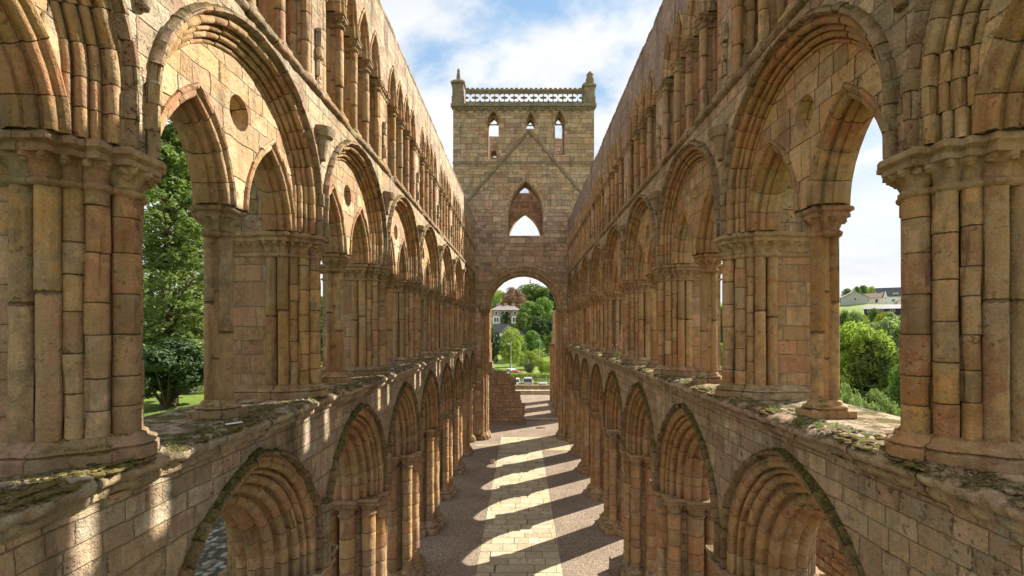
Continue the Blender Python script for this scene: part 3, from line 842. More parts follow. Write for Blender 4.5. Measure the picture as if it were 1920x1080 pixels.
# moss and loose crumbs along the ledges
def crumbs(name, side, n, mat, zf, latf, smin, smax, flat, seed):
    rs = random.Random(seed); mb = MB()
    for _ in range(n):
        y = 2.8 + 34 * rs.random() ** 2.2; l = latf(rs); 
        if noise.noise(Vector((y * .7, l * 1.5, seed))) < -.05: continue
        s = rs.uniform(smin, smax) * (1 if rs.random() < .8 else 1.8)
        c = Vector((side * l, y, zf(l) )); m = 6
        rows = []
        for k, (h, w) in enumerate(((-.3, .9), (.35, 1), (.8, .65), (1, .15))):
            rows.append([c + Vector((math.cos(2 * PI * j / m + k * .3) * s * w * rs.uniform(.75, 1.2), math.sin(2 * PI * j / m + k * .3) * s * w * rs.uniform(.75, 1.3), h * s * flat * rs.uniform(.8, 1.2))) for j in range(m)])
        mb.grid(rows, None, True); mb.face(rows[-1])
    return mb.obj(name, mat, None, smooth=60)
def zs(l): return 8.14 if l > 3.9 else 8.11
for sd in (-1, 1):
    stuff(crumbs('moss', sd, 2300, M_MOSS, zs, lambda r: 3.80 + abs(r.gauss(0, .20)), .010, .036, .5, 31 + sd))
    stuff(crumbs('stone_crumbs', sd, 1300, M_SILL, zs, lambda r: 3.82 + abs(r.gauss(0, .4)), .008, .035, .6, 51 + sd))

def tufts(side, n, seed):
    rs = random.Random(seed); mb = MB()
    for _ in range(n):
        y = 4.5 + 30 * rs.random() ** 1.6; l = 3.86 + abs(rs.gauss(0, .25)); c = Vector((side * l, y, Z_SILL - .01))
        for _b in range(rs.randint(7, 16)):
            d = Vector((rs.gauss(0, 1), rs.gauss(0, 1), 0)).normalized(); h = rs.uniform(.03, .10); w = Vector((-d.y, d.x, 0)) * .003; o_ = c + d * rs.uniform(0, .03)
            m_ = o_ + d * h * .25 + Vector((0, 0, h * .7)); t_ = o_ + d * h * .7 + Vector((0, 0, h))
            mb.face([o_ - w, o_ + w, m_ + w * .7, m_ - w * .7], [(0, 0)] * 4); mb.face([m_ - w * .7, m_ + w * .7, t_], [(0, 0)] * 3)
    return stuff(mb.obj('ledge_grass', L_GREEN, None, smooth=0, recalc=False))
for sd in (-1, 1): tufts(sd, 90, 70 + sd)

# ------------------------------------------------------------------ crossing tower
TY = Y1 + .0
TX = .17
tower = empty('crossing_tower', 'square stone crossing tower with pierced parapet closing the far end of the nave', 'tower', (TX, TY + 5.7, 0))
TO = Vector((TX, TY + 5.7, 0))
def xz(p, q, d): return Vector((p, d, q))
def yz(p, q, d): return Vector((d, p, q))
X0, X1 = TX - 6.0, TX + 6.0
YB = TY + 11.4
ZT = 28.3
C_LAN = spread(1.5, 2.85)
def head(cx, d, zs_, rise): return (cx, d, spread(d, rise), zs_)
wins = [(-2.42, .46, 27.0, .95, 23.85), (.77, .36, 26.95, .78, 26.45), (3.25, .40, 27.0, .95, 24.2)]
def win_hole(w): return arch_pts(w[0], w[1], spread(w[1], w[3]), w[2], 0, 8, w[4])
holes = [arch_pts(TX, 3.5, 0, 11.1, 0, 24, 0.0)]
holes += [arch_pts(.36, 1.5, C_LAN, 19.15, 0, 14, 17.35)]
holes += [win_hole(w) for w in wins]
mb = MB(); plate(mb, [(X0, 0), (X1, 0), (X1, ZT), (X0, ZT)], holes, TY + .004, TY + 1.7, xz, skip_z=0.0, uvo=1.7)
mb.obj('west_wall', M_TOWER, tower, origin=TO, smooth=0)
eholes = [arch_pts(TX, 3.9, 0, 11.5, 0, 24, 0.0), arch_pts(.36, 1.7, spread(1.7, 2.9), 19.0, 0, 14, 17.35), arch_pts(.3, .5, 0, 24.4, 0, 8, 23.9), arch_pts(-2.95, .3, 0, 28.1, 0, 8, 27.7)]
mb = MB(); plate(mb, [(X0, 0), (X1, 0), (X1, ZT + 1.2), (2.2, ZT + 1.6), (.6, ZT + .9), (-1.4, ZT + 1.6), (X0, ZT + 1.7)], eholes, YB - 1.6, YB, xz, skip_z=0.0, uvo=1.1)
mb.obj('east_wall', M_TOWER, tower, origin=TO, smooth=0)
ya, yb = TY + 1.7, YB - 1.6
for nm, xa, xb in (('north_wall', X0, X0 + 1.5), ('south_wall', X1 - 1.5, X1)):
    mb = MB(); ym = (ya + yb) / 2
    plate(mb, [(ya, 0), (yb, 0), (yb, ZT - .3), (ya, ZT - .3)], [arch_pts(ym, 2.9, 0, 11.1, 0, 16, 0.0), arch_pts(ym, .5, .3, 26.4, 0, 8, 24.0)], xa, xb, yz, skip_z=0.0)
    mb.obj(nm, M_TOWER, tower, origin=TO, smooth=0)
def xzt(p, q, d): return Vector((p, d, q))
for nm, dd, prof in (('west_arch', 0, [(3.72, TY), (3.72, TY - .07), (3.64, TY - .1), (3.56, TY - .05), (3.52, TY - .004), (3.42, TY + .0)] + roll(3.32, TY + .10, .09) + [(3.2, TY + .2), (3.15, TY + .2)] + roll(3.05, TY + .3, .09) + [(2.98, TY + .42), (2.95, TY + .42)] + roll(2.97, TY + .58, .08, 0, 110, 5) + [(2.88, TY + .75), (2.88, TY + 1.2), (3.1, TY + 1.4), (3.1, TY + 1.7)]),
                     ('east_arch', 0, [(4.1, YB - 1.604), (3.9, YB - 1.604), (3.65, YB - 1.45), (3.6, YB - 1.3), (3.6, YB - .3), (3.9, YB)])):
    mb = MB(); sweep(mb, prof, 0, 11.1 if nm == 'west_arch' else 11.5, 0, .34, 3.1, f=xzt, cx=TX, jit=.008); mb.obj(nm, M_TOWERV, tower, origin=TO, smooth=40)
mb = MB(); sweep(mb, [(1.72, TY + .004), (1.70, TY - .03), (1.6, TY - .03), (1.53, TY + .02), (1.5, TY + .1), (1.42, TY + .25), (1.42, TY + .4), (1.5, TY + .5)], C_LAN, 19.15, 0, .3, f=xzt, cx=.36, jit=.006)
mb.obj('lancet_surround', M_TOWERV, tower, origin=TO, smooth=40)
for sd in (1, -1):
    shp = [('c', TX + sd * 3.5, TY + .10, .15), ('c', TX + sd * 3.28, TY + .36, .15), ('c', TX + sd * 3.2, TY + .85, .19), ('c', TX + sd * 3.26, TY + 1.35, .15)]
    core = [('r', min(TX + sd * 3.2, TX + sd * 3.55), max(TX + sd * 3.2, TX + sd * 3.55), TY + .15, TY + 1.69)]
    cen = (TX + sd * 3.25, TY + .85)
    mb = MB(); mb.box(core[0][1], core[0][2], TY + .3, TY + 1.6, 0, 10.9); pier = mb.obj('arch_pier', M_TOWER, tower, origin=TO, smooth=0)
    for s in shp:
        mb = MB(); shaft(mb, s[1], s[2], s[3], .5, 10.6, (.4, .6), 14, .005); mb.obj('shaft', M_SHAFT, pier, origin=TO)
    mb = MB(); capital(mb, shp + core, cen, 10.55, 11.1, 144, .09, .05, .13, .2, .16); mb.obj('capital', M_CARV, pier, origin=TO)
    mb = MB(); base_mould(mb, shp + core, cen, 0, .6, 112, .2); mb.obj('base', M_CARV, pier, origin=TO)
    shp = [('c', TX + sd * 3.72, YB - 1.45, .17), ('c', TX + sd * 3.7, YB - .8, .22), ('c', TX + sd * 3.72, YB - .2, .17)]
    mb = MB()
    for s in shp: shaft(mb, s[1], s[2], s[3], 0, 11.5, (.4, .6), 12, .005)
    mb.box(min(TX + sd * 3.7, TX + sd * 3.95), max(TX + sd * 3.7, TX + sd * 3.95), YB - 1.5, YB - .1, 0, 11.5)
    mb.obj('east_arch_shafts', M_SHAFT, tower, origin=TO)
mb = MB(); mb.bevbox(3.95, 5.3, TY + 4.2, TY + 6.0, 20, 30.4, .05); mb.obj('stair_turret', M_TOWER, tower, origin=TO, smooth=25)
# cusped window heads and hood moulds
for w in wins:
    cx, d, z0, rise, zb = w; c = spread(d, rise)
    out = [p for p in arch_pts(cx, d + .02, c, z0, 0, 10)]
    tre = []
    for k, (ax, az, rr) in enumerate(((d * .36, z0 + rise * .22, d * .38), (0, z0 + rise * .52, d * .36), (-d * .36, z0 + rise * .22, d * .38))):
        a0, a1 = ((-70, 80), (-10, 190), (100, 250))[k]
        for q in range(9):
            a = rad(a0 + (a1 - a0) * q / 8); tre.append((cx + ax + rr * math.cos(a), az + rr * math.sin(a)))
    mb = MB(); plate(mb, out, [tre], TY + .45, TY + .62, xz); mb.obj('cusped_head', M_TOWER, tower, origin=TO, smooth=0)
    mb = MB(); sweep(mb, [(d + .17, TY + .004), (d + .17, TY - .07), (d + .10, TY - .10), (d + .06, TY - .04), (d + .05, TY + .004)], c, z0 - .1, .1, .4, f=xzt, cx=cx)
    mb.obj('hood_mould', M_TOWERV, tower, origin=TO, smooth=40)
# roof scar, set-off, string
for (xa, za, xb, zb) in ((.58, 26.25, -4.55, 20.4), (.66, 26.25, 5.6, 20.4)):
    mb = MB(); d = Vector((xb - xa, 0, zb - za)); n = Vector((-d.z, 0, d.x)).normalized()
    N_ = 26; rows = []
    for i in range(N_ + 1):
        p = Vector((xa, TY, za)) + d * i / N_
        j = .03 * noise.noise(Vector((i * 1.7, xa, 3)))
        rows.append([p + n * (.13 + j) + Vector((0, .01, 0)), p + n * (.11 + j) + Vector((0, -.10, 0)), p - n * (.09 - j) + Vector((0, -.12, 0)), p - n * .12 + Vector((0, .01, 0))])
    mb.grid(rows); mb.face(rows[0]); mb.face(rows[-1]); mb.obj('roof_scar', M_PARA, tower, origin=TO, smooth=30)
mb = MB(); mb.box(X0 - .04, X1 + .04, TY - .05, TY + .003, 23.45, 23.62); mb.box(X0 - .18, X1 + .18, TY - .2, TY + .2, ZT - .02, ZT + .22)
mb.box(X0 - .1, X1 + .1, TY - .1, TY + .2, ZT - .18, ZT - .02)
for i in range(18):
    x = X0 + .5 + i * .65; mb.bevbox(x - .1, x + .1, TY - .18, TY - .02, ZT - .36, ZT - .2, .03)
mb.obj('parapet_string', M_PARA, tower, origin=TO, smooth=25)
# pierced parapet
mb = MB(); xa, xb = X0 + 1.05, X1 - 1.0; nP = 12; w = (xb - xa) / nP; zb, zt = ZT + .22, ZT + 1.45
hl = []
for i in range(nP):
    cx = xa + (i + .5) * w; cz = zb + .60; h = []
    for k in range(48):
        a = 2 * PI * k / 48
        r = .13 + .40 * abs(math.sin(2 * a)) ** .55
        x_, z_ = r * math.cos(a), r * math.sin(a) * .92
        x_ = max(-.39, min(.39, x_)); z_ = max(-.38, min(.38, z_))
        h.append((cx + x_, cz + z_))
    hl.append(h)
plate(mb, [(xa, zb), (xb, zb), (xb, zt), (xa, zt)], hl, TY - .04, TY + .20, xz)
mb.box(xa, xb, TY - .10, TY + .26, zt - .13, zt + .03)
for i in range(nP * 2):
    x = xa + (i + .5) * w / 2; mb.bevbox(x - .12, x + .12, TY - .06, TY + .2, zt + .03, zt + .17, .03)
mb.obj('pierced_parapet', M_PARA, tower, origin=TO, smooth=25)

for cx, wd, tp in ((X0 + .42, .48, 30.75), (X1 - .42, .48, 30.5)):
    mb = MB()
    mb.bevbox(cx - wd - .05, cx + wd + .05, TY - .15, TY + .9, ZT + .2, ZT + .9, .03)
    mb.bevbox(cx - wd, cx + wd, TY - .1, TY + .85, ZT + .85, tp - .45, .03)
    mb.bevbox(cx - wd - .12, cx + wd + .12, TY - .22, TY + .97, tp - .5, tp - .3, .05)
    mb.bevbox(cx - wd, cx + wd, TY - .05, TY + .8, tp - .32, tp - .1, .08)
    tu = mb.obj('corner_turret', M_PARA, tower, origin=TO, smooth=25)
    big = cx > 0
    mb = MB(); c2 = (cx + (.12 if big else 0), TY + .35); sh = [('c', c2[0], c2[1], .30 if big else .18)]
    def FO(e, s=1.0): return [(c2[0] + (x - c2[0]) * s, y) for x, y in ray_outline(sh, c2, 14, e)]
    z = tp - .12
    if big: loft(mb, [(z, FO(.06)), (z + .3, FO(.08)), (z + .55, FO(.03)), (z + .72, FO(-.03)), (z + .8, FO(.02)), (z + .95, FO(-.06)), (z + 1.1, FO(-.2))])
    else: loft(mb, [(z, FO(.05)), (z + .25, FO(.0)), (z + .6, FO(-.01)), (z + .8, FO(-.06)), (z + .86, FO(-.04)), (z + 1.02, FO(-.06)), (z + 1.12, FO(-.13))])
    mb.obj('finial_figure', M_PARA, tu, origin=TO, smooth=50)

# ------------------------------------------------------------------ ruined cross wall under the tower, presbytery walls
def rubble_wall(name, label, prof, y0, y1, seed, mat=M_RUBBLE):
    rs = random.Random(seed); mb = MB()
    ox = sum(p[0] for p in prof) / len(prof)
    outer = [(prof[0][0], 0)]
    for (x, z) in prof: outer.append((x, z))
    outer.append((prof[-1][0], 0))
    # jagged top built from courses of blocks
    z = 0
    while True:
        h = rs.uniform(.26, .42)
        # extent of this course
        xs_ = [x for x in [prof[0][0] + i * .05 for i in range(int((prof[-1][0] - prof[0][0]) / .05))] if interp(prof, x) > z + h * .5]
        if not xs_: break
        runs = []; st = xs_[0]; pv = xs_[0]
        for x in xs_[1:]:
            if x - pv > .08: runs.append((st, pv)); st = x
            pv = x
        runs.append((st, pv))
        for (a, b) in runs:
            x = a + rs.uniform(-.05, .05)
            while x < b:
                w = rs.uniform(.35, .8); x2 = min(x + w, b + rs.uniform(-.05, .14))
                if x2 - x > .12:
                    mb.bevbox(x, x2 - .008, y0 + rs.uniform(-.04, .05), y1 + rs.uniform(-.05, .05), z, z + h - .006, .022, jit=.008)
                x += w
        z += h
    o = mb.obj(name, mat, None, (ox, (y0 + y1) / 2, 0), 25, Vector((ox, (y0 + y1) / 2, 0)))
    tag(o, label, 'ruined wall'); return o
def interp(prof, x):
    for (a, za), (b, zb) in zip(prof, prof[1:]):
        if a <= x <= b: return za + (zb - za) * (x - a) / max(1e-6, b - a)
    return 0
rubble_wall('ruined_wall', 'broken stepped stub of reddish stone wall under the left side of the tower arch',
            [(-4.1, 6.1), (-2.85, 6.1), (-2.8, 5.15), (-1.5, 5.1), (-1.45, 4.75), (-.65, 4.6), (-.55, 3.3), (-.15, 3.0), (-.05, 2.1), (.25, 1.8), (.36, 0)], 44.9, 46.2, 3)
for lab, sd, y0, y1, H in (('roofless presbytery wall beyond the tower arch on the right', 1, 50.1, 60, 11.5), ('roofless presbytery wall beyond the tower arch on the left', -1, 50.1, 58, 12.5)):
    root = empty('presbytery_wall', lab, 'ruined wall', (sd * 4.6, (y0 + y1) / 2, 0))
    og = Vector((sd * 4.6, (y0 + y1) / 2, 0))
    mb = MB(); xa, xb = (3.95, 5.3) if sd > 0 else (-5.3, -4.05)
    m1, m2 = y0 + (y1 - y0) * .27, y0 + (y1 - y0) * .75
    plate(mb, [(y0, 0), (y1, 0), (y1, H * .7), (y1 - 2, H * .75), (y1 - 2.2, H), (y0, H)],
          [arch_pts(m1, 1.3, .6, 4.4, 0, 10, 0.6), arch_pts(m2, 1.3, .6, 4.4, 0, 10, .6)], xa, xb, yz)
    mb.obj('masonry', M_TOWER, root, origin=og, smooth=0)
    for y in (y0 + .1, (y0 + y1) / 2, y1 - .25):
        mb = MB(); shaft(mb, xa if sd > 0 else xb, y, .26, 0, 7.2, (.4, .6), 12); shaft(mb, (xa if sd > 0 else xb), y + .3, .15, 0, 7.2, (.4, .6), 10)
        s = mb.obj('half_column', M_SHAFT, root, origin=og)
        mb = MB(); cx = xa if sd > 0 else xb; capital(mb, [('c', cx, y, .26), ('c', cx, y + .3, .15)], (cx, y + .1), 7.1, 7.6, 64, .08, .05, .12, .2, .16); mb.obj('capital', M_CARV, s, origin=og)

def ruin_along(name, label, x0, x1, y0, y1, hfun, seed):
    rs = random.Random(seed); mb = MB(); z = 0
    while z < 5.5:
        h = rs.uniform(.28, .42); y = y0
        while y < y1:
            w = rs.uniform(.45, .95)
            if hfun(y + w / 2) > z + h * .6: mb.bevbox(x0 + rs.uniform(-.03, .03), x1 + rs.uniform(-.03, .03), y, y + w - .008, z, z + h - .006, .02, jit=.008)
            y += w
        z += h
    og = Vector(((x0 + x1) / 2, (y0 + y1) / 2, 0)); o = mb.obj(name, M_RUBBLE, None, og, 25, og); tag(o, label, 'ruined wall'); return o
ruin_along('aisle_wall', 'ruined aisle wall seen through the lower arches of the right nave wall', 9.6, 10.6, -4, 37, lambda y: 4.3 + .5 * noise.noise(Vector((y * .3, 1, 1))), 9)
# ------------------------------------------------------------------ ground
def smooth(a, b, x):
    t = max(0, min(1, (x - a) / (b - a))); return t * t * (3 - 2 * t)
def gh(x, y):
    z = 0
    z -= .9 * smooth(66, 72, y)                           # road
    z -= 1.4 * smooth(92, 112, y)                         # meadow
    z += 16 * smooth(135, 250, y) + 14 * smooth(240, 380, y)
    rx = x - .0
    z -= 7.0 * smooth(16, 42, rx) * (1 - smooth(90, 140, y)) * 1.0
    t = smooth(75, 190, rx) * smooth(-60, 120, y); z = z * (1 - t) + (8.6 + .0575 * max(80, min(y, 420))) * t
    z += 7 * smooth(60, 200, -x)
    far = math.hypot(x, y)
    z += 10 * smooth(350, 800, far) * (.6 + .4 * noise.noise(Vector((x * .004, y * .004, 3))))
    z += .5 * noise.noise(Vector((x * .03, y * .03, 1))) * smooth(30, 90, far)
    return z
def axis(lo, hi, fine_lo, fine_hi, fs, cs):
    a = []; x = lo
    while x < hi:
        a.append(x); x += fs if fine_lo <= x < fine_hi else cs
    a.append(hi); return a
gx = axis(-1400, 1400, -60, 120, 4, 28); gy = axis(-900, 1800, -20, 150, 4, 28)
mb = MB(); rows = [[Vector((x, y, gh(x, y) - .012)) for x in gx] for y in gy]
mb.grid(rows, [[(x, y) for x in gx] for y in gy])
structure(mb.obj('ground', M_GROUND, None, smooth=80, recalc=False))
def sheet(name, x0, x1, y0, y1, z, mat, nx=1, ny=1):
    mb = MB(); rows = [[Vector((x0 + (x1 - x0) * i / nx, y0 + (y1 - y0) * j / ny, z)) for i in range(nx + 1)] for j in range(ny + 1)]
    mb.grid(rows, [[(p.x, p.y) for p in r] for r in rows]); return structure(mb.obj(name, mat, None, recalc=False))
sheet('gravel_floor', -5.9, 5.9, -14, 50.2, .004, M_GRAVEL)
sheet('gravel_path', -3.9, 3.9, 50.2, 65.5, .004, M_GRAVEL)
def cobble_mat():
    mat = bpy.data.materials.new('cobbles'); N = NT(mat)
    pos = N.n('ShaderNodeNewGeometry').outputs['Position']
    p2 = N.vm('ADD', pos, N.vm('MULTIPLY', N.noise(pos, 3, 2, color=True), (.25, .25, .0)))
    vo = N.n('ShaderNodeTexVoronoi'); N.l(p2, vo.inputs['Vector']); vo.inputs['Scale'].default_value = 3.6
    c = N.ramp(N.sep(vo.outputs['Color'])[0], [(0, (.10, .095, .08)), (.5, (.20, .18, .145)), (1, (.33, .30, .24))])
    c = N.mix(N.m('MULTIPLY', N.mr(vo.outputs['Distance'], .42, .62), .9), c, (.035, .04, .022))
    n = N.noise(pos, 14, 5, .7); c = N.mix(1.0, c, N.ramp(n, [(.3, .65), (.7, 1.2)]), 'MULTIPLY')
    N.principled(c, .9, N.bump(N.m('ADD', N.m('MULTIPLY', vo.outputs['Distance'], -1.6), N.m('MULTIPLY', n, .4)), .09), spec=.15)
    return mat
M_COB = cobble_mat()
sheet('cobbled_aisle', -15.5, -5.9, -6, 40, .004, M_COB)
sheet('turf_aisle', 5.9, 9.2, -6, 40, .004, M_GRAVEL)
p = sheet('paved_path', -1.76, 1.57, -14, 39.6, .010, M_PATH)
sheet('paved_crossing', 1.58, 3.9, 35.3, 39.6, .0105, M_FLAG)
sheet('paved_kerb', -3.75, -1.77, 36.6, 37.1, .0105, M_FLAG)
mb = MB(); mb.bevbox(.4, 3.75, 46.7, 47.2, 0, .16, .03); structure(mb.obj('stone_threshold', M_FLAG, None, smooth=25))

def block(name, label, cat, x, y, z, w, d, h, mat, rz=0, jit=.012):
    mb = MB(); mb.bevbox(-w / 2, w / 2, -d / 2, d / 2, 0, h, min(.03, h * .3), jit=jit)
    o = mb.obj(name, mat, None, (x, y, z), 30, rz=rz); tag(o, label, cat); return o
block('stone_block', 'small pale square stone lying on the gravel left of the path', 'stone', -2.05, 31.9, .004, .26, .26, .28, M_PATH, .3)
block('stone_slab', 'flat dark slab lying on the gravel under the tower arch', 'stone', 1.85, 43.2, .004, .9, .35, .07, M_RUBBLE, .1)
block('stone_block', 'worn grey plinth stone beside the foot of a right-hand pier', 'stone', 3.75, 17.6, .004, .55, .7, .5, M_PARA, .15)
# low kerb walls at the end of the path
for i, (y, x0, x1, z, h) in enumerate(((65.7, -1.2, 4.9, 0, .55), (68.4, -1.6, 5.4, 0, .95))):
    mb = MB(); x = x0
    while x < x1:
        w = R.uniform(.6, 1.1); mb.bevbox(x - 1.7, min(x + w, x1) - 1.71, -.4, .4, -1.0, h - .12, .02, jit=.01)
        mb.bevbox(x - 1.72, min(x + w, x1) - 1.715, -.45, .45, h - .115, h, .03, jit=.01); x += w
    tag(mb.obj('low_wall', M_PATH if i == 0 else M_RUBBLE, None, (1.7, y, z), 25), ('pale low stone kerb wall closing the end of the gravel path', 'low rubble retaining wall just behind the pale kerb wall')[i], 'wall')

# ------------------------------------------------------------------ trees
def leaf_cloud(mb, blobs, n, size, rs, shell=.55, flat=.75, up=.3, thr=-.16):
    tot = sum(b[3] ** 2 for b in blobs)
    for b in blobs:
        c = Vector(b[:3]); r = b[3]; sq = b[4] if len(b) > 4 else .85
        k = int(n * r * r / tot)
        for _ in range(k):
            d = Vector((rs.gauss(0, 1), rs.gauss(0, 1), rs.gauss(0, 1))).normalized()
            q = (rs.random() ** (1 / 3)) * (1 - shell) + shell * (1 - abs(rs.gauss(0, .16)))
            p = c + Vector((d.x * r * q, d.y * r * q, d.z * r * sq * q))
            g = noise.noise(p * (1.6 / max(r, .3))) + .5 * noise.noise(p * (3.6 / max(r, .3)))
            if g < thr: continue
            s = size * rs.uniform(.55, 1.3)
            nrm = (d + Vector((rs.gauss(0, .7), rs.gauss(0, .7), rs.gauss(0, .6) + up))).normalized()
            a = nrm.cross(Vector((rs.gauss(0, 1), rs.gauss(0, 1), rs.gauss(0, 1)))).normalized(); bb = nrm.cross(a)
            m_ = .25 * s * nrm
            mb.face([p - a * s, p - bb * s * flat * .6 + m_ * .4, p + a * s, p + bb * s * flat * .6 + m_ * .4], [(0, 0)] * 4)

def tree_proto(name, H, W, leaf, n, size, seed, trunk_h=.28, kind='round', trunk_r=None):
    rs = random.Random(seed)
    mt = MB(); blobs = []
    tr = trunk_r or H * .022
    top = H * .92 if kind in ('column', 'conifer') else H * .7
    pts = []; lean = rs.uniform(-.03, .03)
    for i in range(7): pts.append((lean * H * i / 6 + rs.gauss(0, tr * .3), rs.gauss(0, tr * .3), top * i / 6))
    mt.tube(pts, [tr * (1.25 if i == 0 else 1) * (1 - .8 * i / 6) for i in range(7)], 8)
    if kind == 'round':
        nb = 13
        for i in range(nb):
            a = 2.4 * i + rs.uniform(-.3, .3); t = (i + .5) / nb
            zc = H * (trunk_h + (1 - trunk_h) * (.12 + .78 * t)); rr = W * .5 * math.sin(PI * (.18 + .74 * t)) * rs.uniform(.35, .68)
            br = W * rs.uniform(.17, .26) * (1 - .25 * t)
            c = (math.cos(a) * rr, math.sin(a) * rr, min(zc, H - br * .8)); blobs.append((*c, br, .8))
            z0 = min(top * .95, max(H * trunk_h * .7, zc - rr * .9))
            mt.tube([(0, 0, z0), (c[0] * .5, c[1] * .5, z0 + (c[2] - z0) * .6), c], [tr * .45, tr * .28, tr * .1], 5, False)
        blobs.append((0, 0, H * .66, W * .27, .9)); blobs.append((0, 0, H * .86, W * .18, .8))
    elif kind == 'column':
        nb = 80
        for i in range(nb):
            t = (i + .5) / nb; a = 2.4 * i; zc = H * (.06 + .92 * t)
            rr = W * .5 * (.65 + .35 * math.sin(PI * min(1, t * 1.1))) * (1 - .6 * max(0, t - .75) / .25) * rs.uniform(.1, .95)
            br = W * rs.uniform(.08, .17)
            c = (math.cos(a) * rr, math.sin(a) * rr, zc + rs.uniform(-.5, .5)); blobs.append((*c, br, .95))
            z0 = max(.5, zc - rr * 1.1)
            mt.tube([(0, 0, z0), (c[0] * .5, c[1] * .5, z0 + (zc - z0) * .7), c], [tr * .2, tr * .12, tr * .04], 5, False)
    elif kind == 'conifer':
        nb = 16
        for i in range(nb):
            t = (i + .5) / nb; a = 2.4 * i; zc = H * (.15 + .83 * t); rr = W * .5 * (1 - t) * rs.uniform(.4, .75)
            br = W * .22 * (1.1 - t); blobs.append((math.cos(a) * rr, math.sin(a) * rr, zc, br, .4))
    elif kind == 'bush':
        nb = 16
        for i in range(nb):
            a = 2.4 * i; rr = W * .40 * rs.uniform(.2, 1); br = W * rs.uniform(.12, .24)
            blobs.append((math.cos(a) * rr, math.sin(a) * rr, H * rs.uniform(.3, .78), br * min(1, H / W * 1.2), .85))
            mt.tube([(0, 0, 0), (math.cos(a) * rr * .5, math.sin(a) * rr * .5, H * .3), (math.cos(a) * rr, math.sin(a) * rr, H * .6)], [tr * .5, tr * .35, tr * .15], 5, False)
    ml = MB(); leaf_cloud(ml, blobs, n, size, rs, thr=.03 if kind == 'column' else -.16)
    return (name, mt.mesh('trunk', M_BARK, 60, recalc=False), ml.mesh('crown', leaf, 0, recalc=False), H, W)

PR = {
 'lime': tree_proto('tall_lime_tree', 33, 10, L_LIME, 70000, .22, 1, kind='column', trunk_r=.5),
 'round1': tree_proto('broadleaf_tree', 14, 12, L_GREEN, 9000, .34, 2),
 'round2': tree_proto('broadleaf_tree', 13, 13, L_GREEN, 9000, .34, 3, .18),
 'yellow': tree_proto('broadleaf_tree', 10, 11, L_YEL, 9000, .26, 4, .15),
 'dark': tree_proto('broadleaf_tree', 16, 11, L_DARK, 9000, .34, 5, .12),
 'copper': tree_proto('copper_beech', 15, 14, L_COPPER, 9000, .34, 6, .2),
 'conifer': tree_proto('conifer_tree', 22, 8, L_CONIF, 6000, .4, 7, kind='conifer'),
 'bush': tree_proto('leafy_bush', 4, 4.5, L_YEL, 5000, .13, 8, kind='bush', trunk_r=.08),
 'grey': tree_proto('willow_bush', 6, 7, L_GREY, 12000, .15, 9, kind='bush', trunk_r=.12),
 'near1': tree_proto('broadleaf_tree', 14, 11, L_GREEN, 15000, .27, 10, .2),
 'near2': tree_proto('broadleaf_tree', 13, 11, L_YEL, 15000, .27, 12, .2),
 'near3': tree_proto('broadleaf_tree', 13, 11, L_GREY, 15000, .26, 13, .2),
 'holly': tree_proto('dark_holly_bush', 8, 7.5, L_DARK, 22000, .17, 14, kind='bush', trunk_r=.15),
}
def plant_tree(kind, x, y, label, H=None, W=None, z=None, rz=None, group=None, cat='tree', name=None):
    nm, mt, ml, h, w = PR[kind]
    z = gh(x, y) - .05 if z is None else z
    root = empty(name or nm, label, cat, (x, y, z), R.uniform(0, 6.28) if rz is None else rz, group)
    sz = (H or h) / h; sw = (W or w) / w
    root.scale = (sw, sw, sz)
    link('trunk', mt, root); link('crown', ml, root)
    return root
def tree_at(kind, pxx, pytop, Y, label, wpx=None, **kw):
    p = px(pxx, pytop, Y); z = gh(p.x, Y); H = max(2, p.z - z)
    return plant_tree(kind, p.x, Y, label, H, wpx * Y / F if wpx else None, **kw)

# left: tall lime and holly seen through the second bay
plant_tree('lime', -42.5, 55, 'tall slender lime tree filling the left opening beside the near pier', 35, 15)
plant_tree('lime', -47.5, 64, 'second tall lime standing just behind the left one, thinner crown', 33, 13)
plant_tree('holly', -41.0, 52.5, 'dark spreading holly bush hiding the foot of the tall lime', 10.5, 13, cat='bush')
plant_tree('bush', -36.0, 54.5, 'bright low bush beside the dark holly', 3.4, 4.5, cat='bush')
plant_tree('round1', -66, 72, 'broad green tree far behind the limes on the left', 18, 16)
plant_tree('round2', -50, 92, 'wide low tree beyond the lawn on the left', 15, 16)

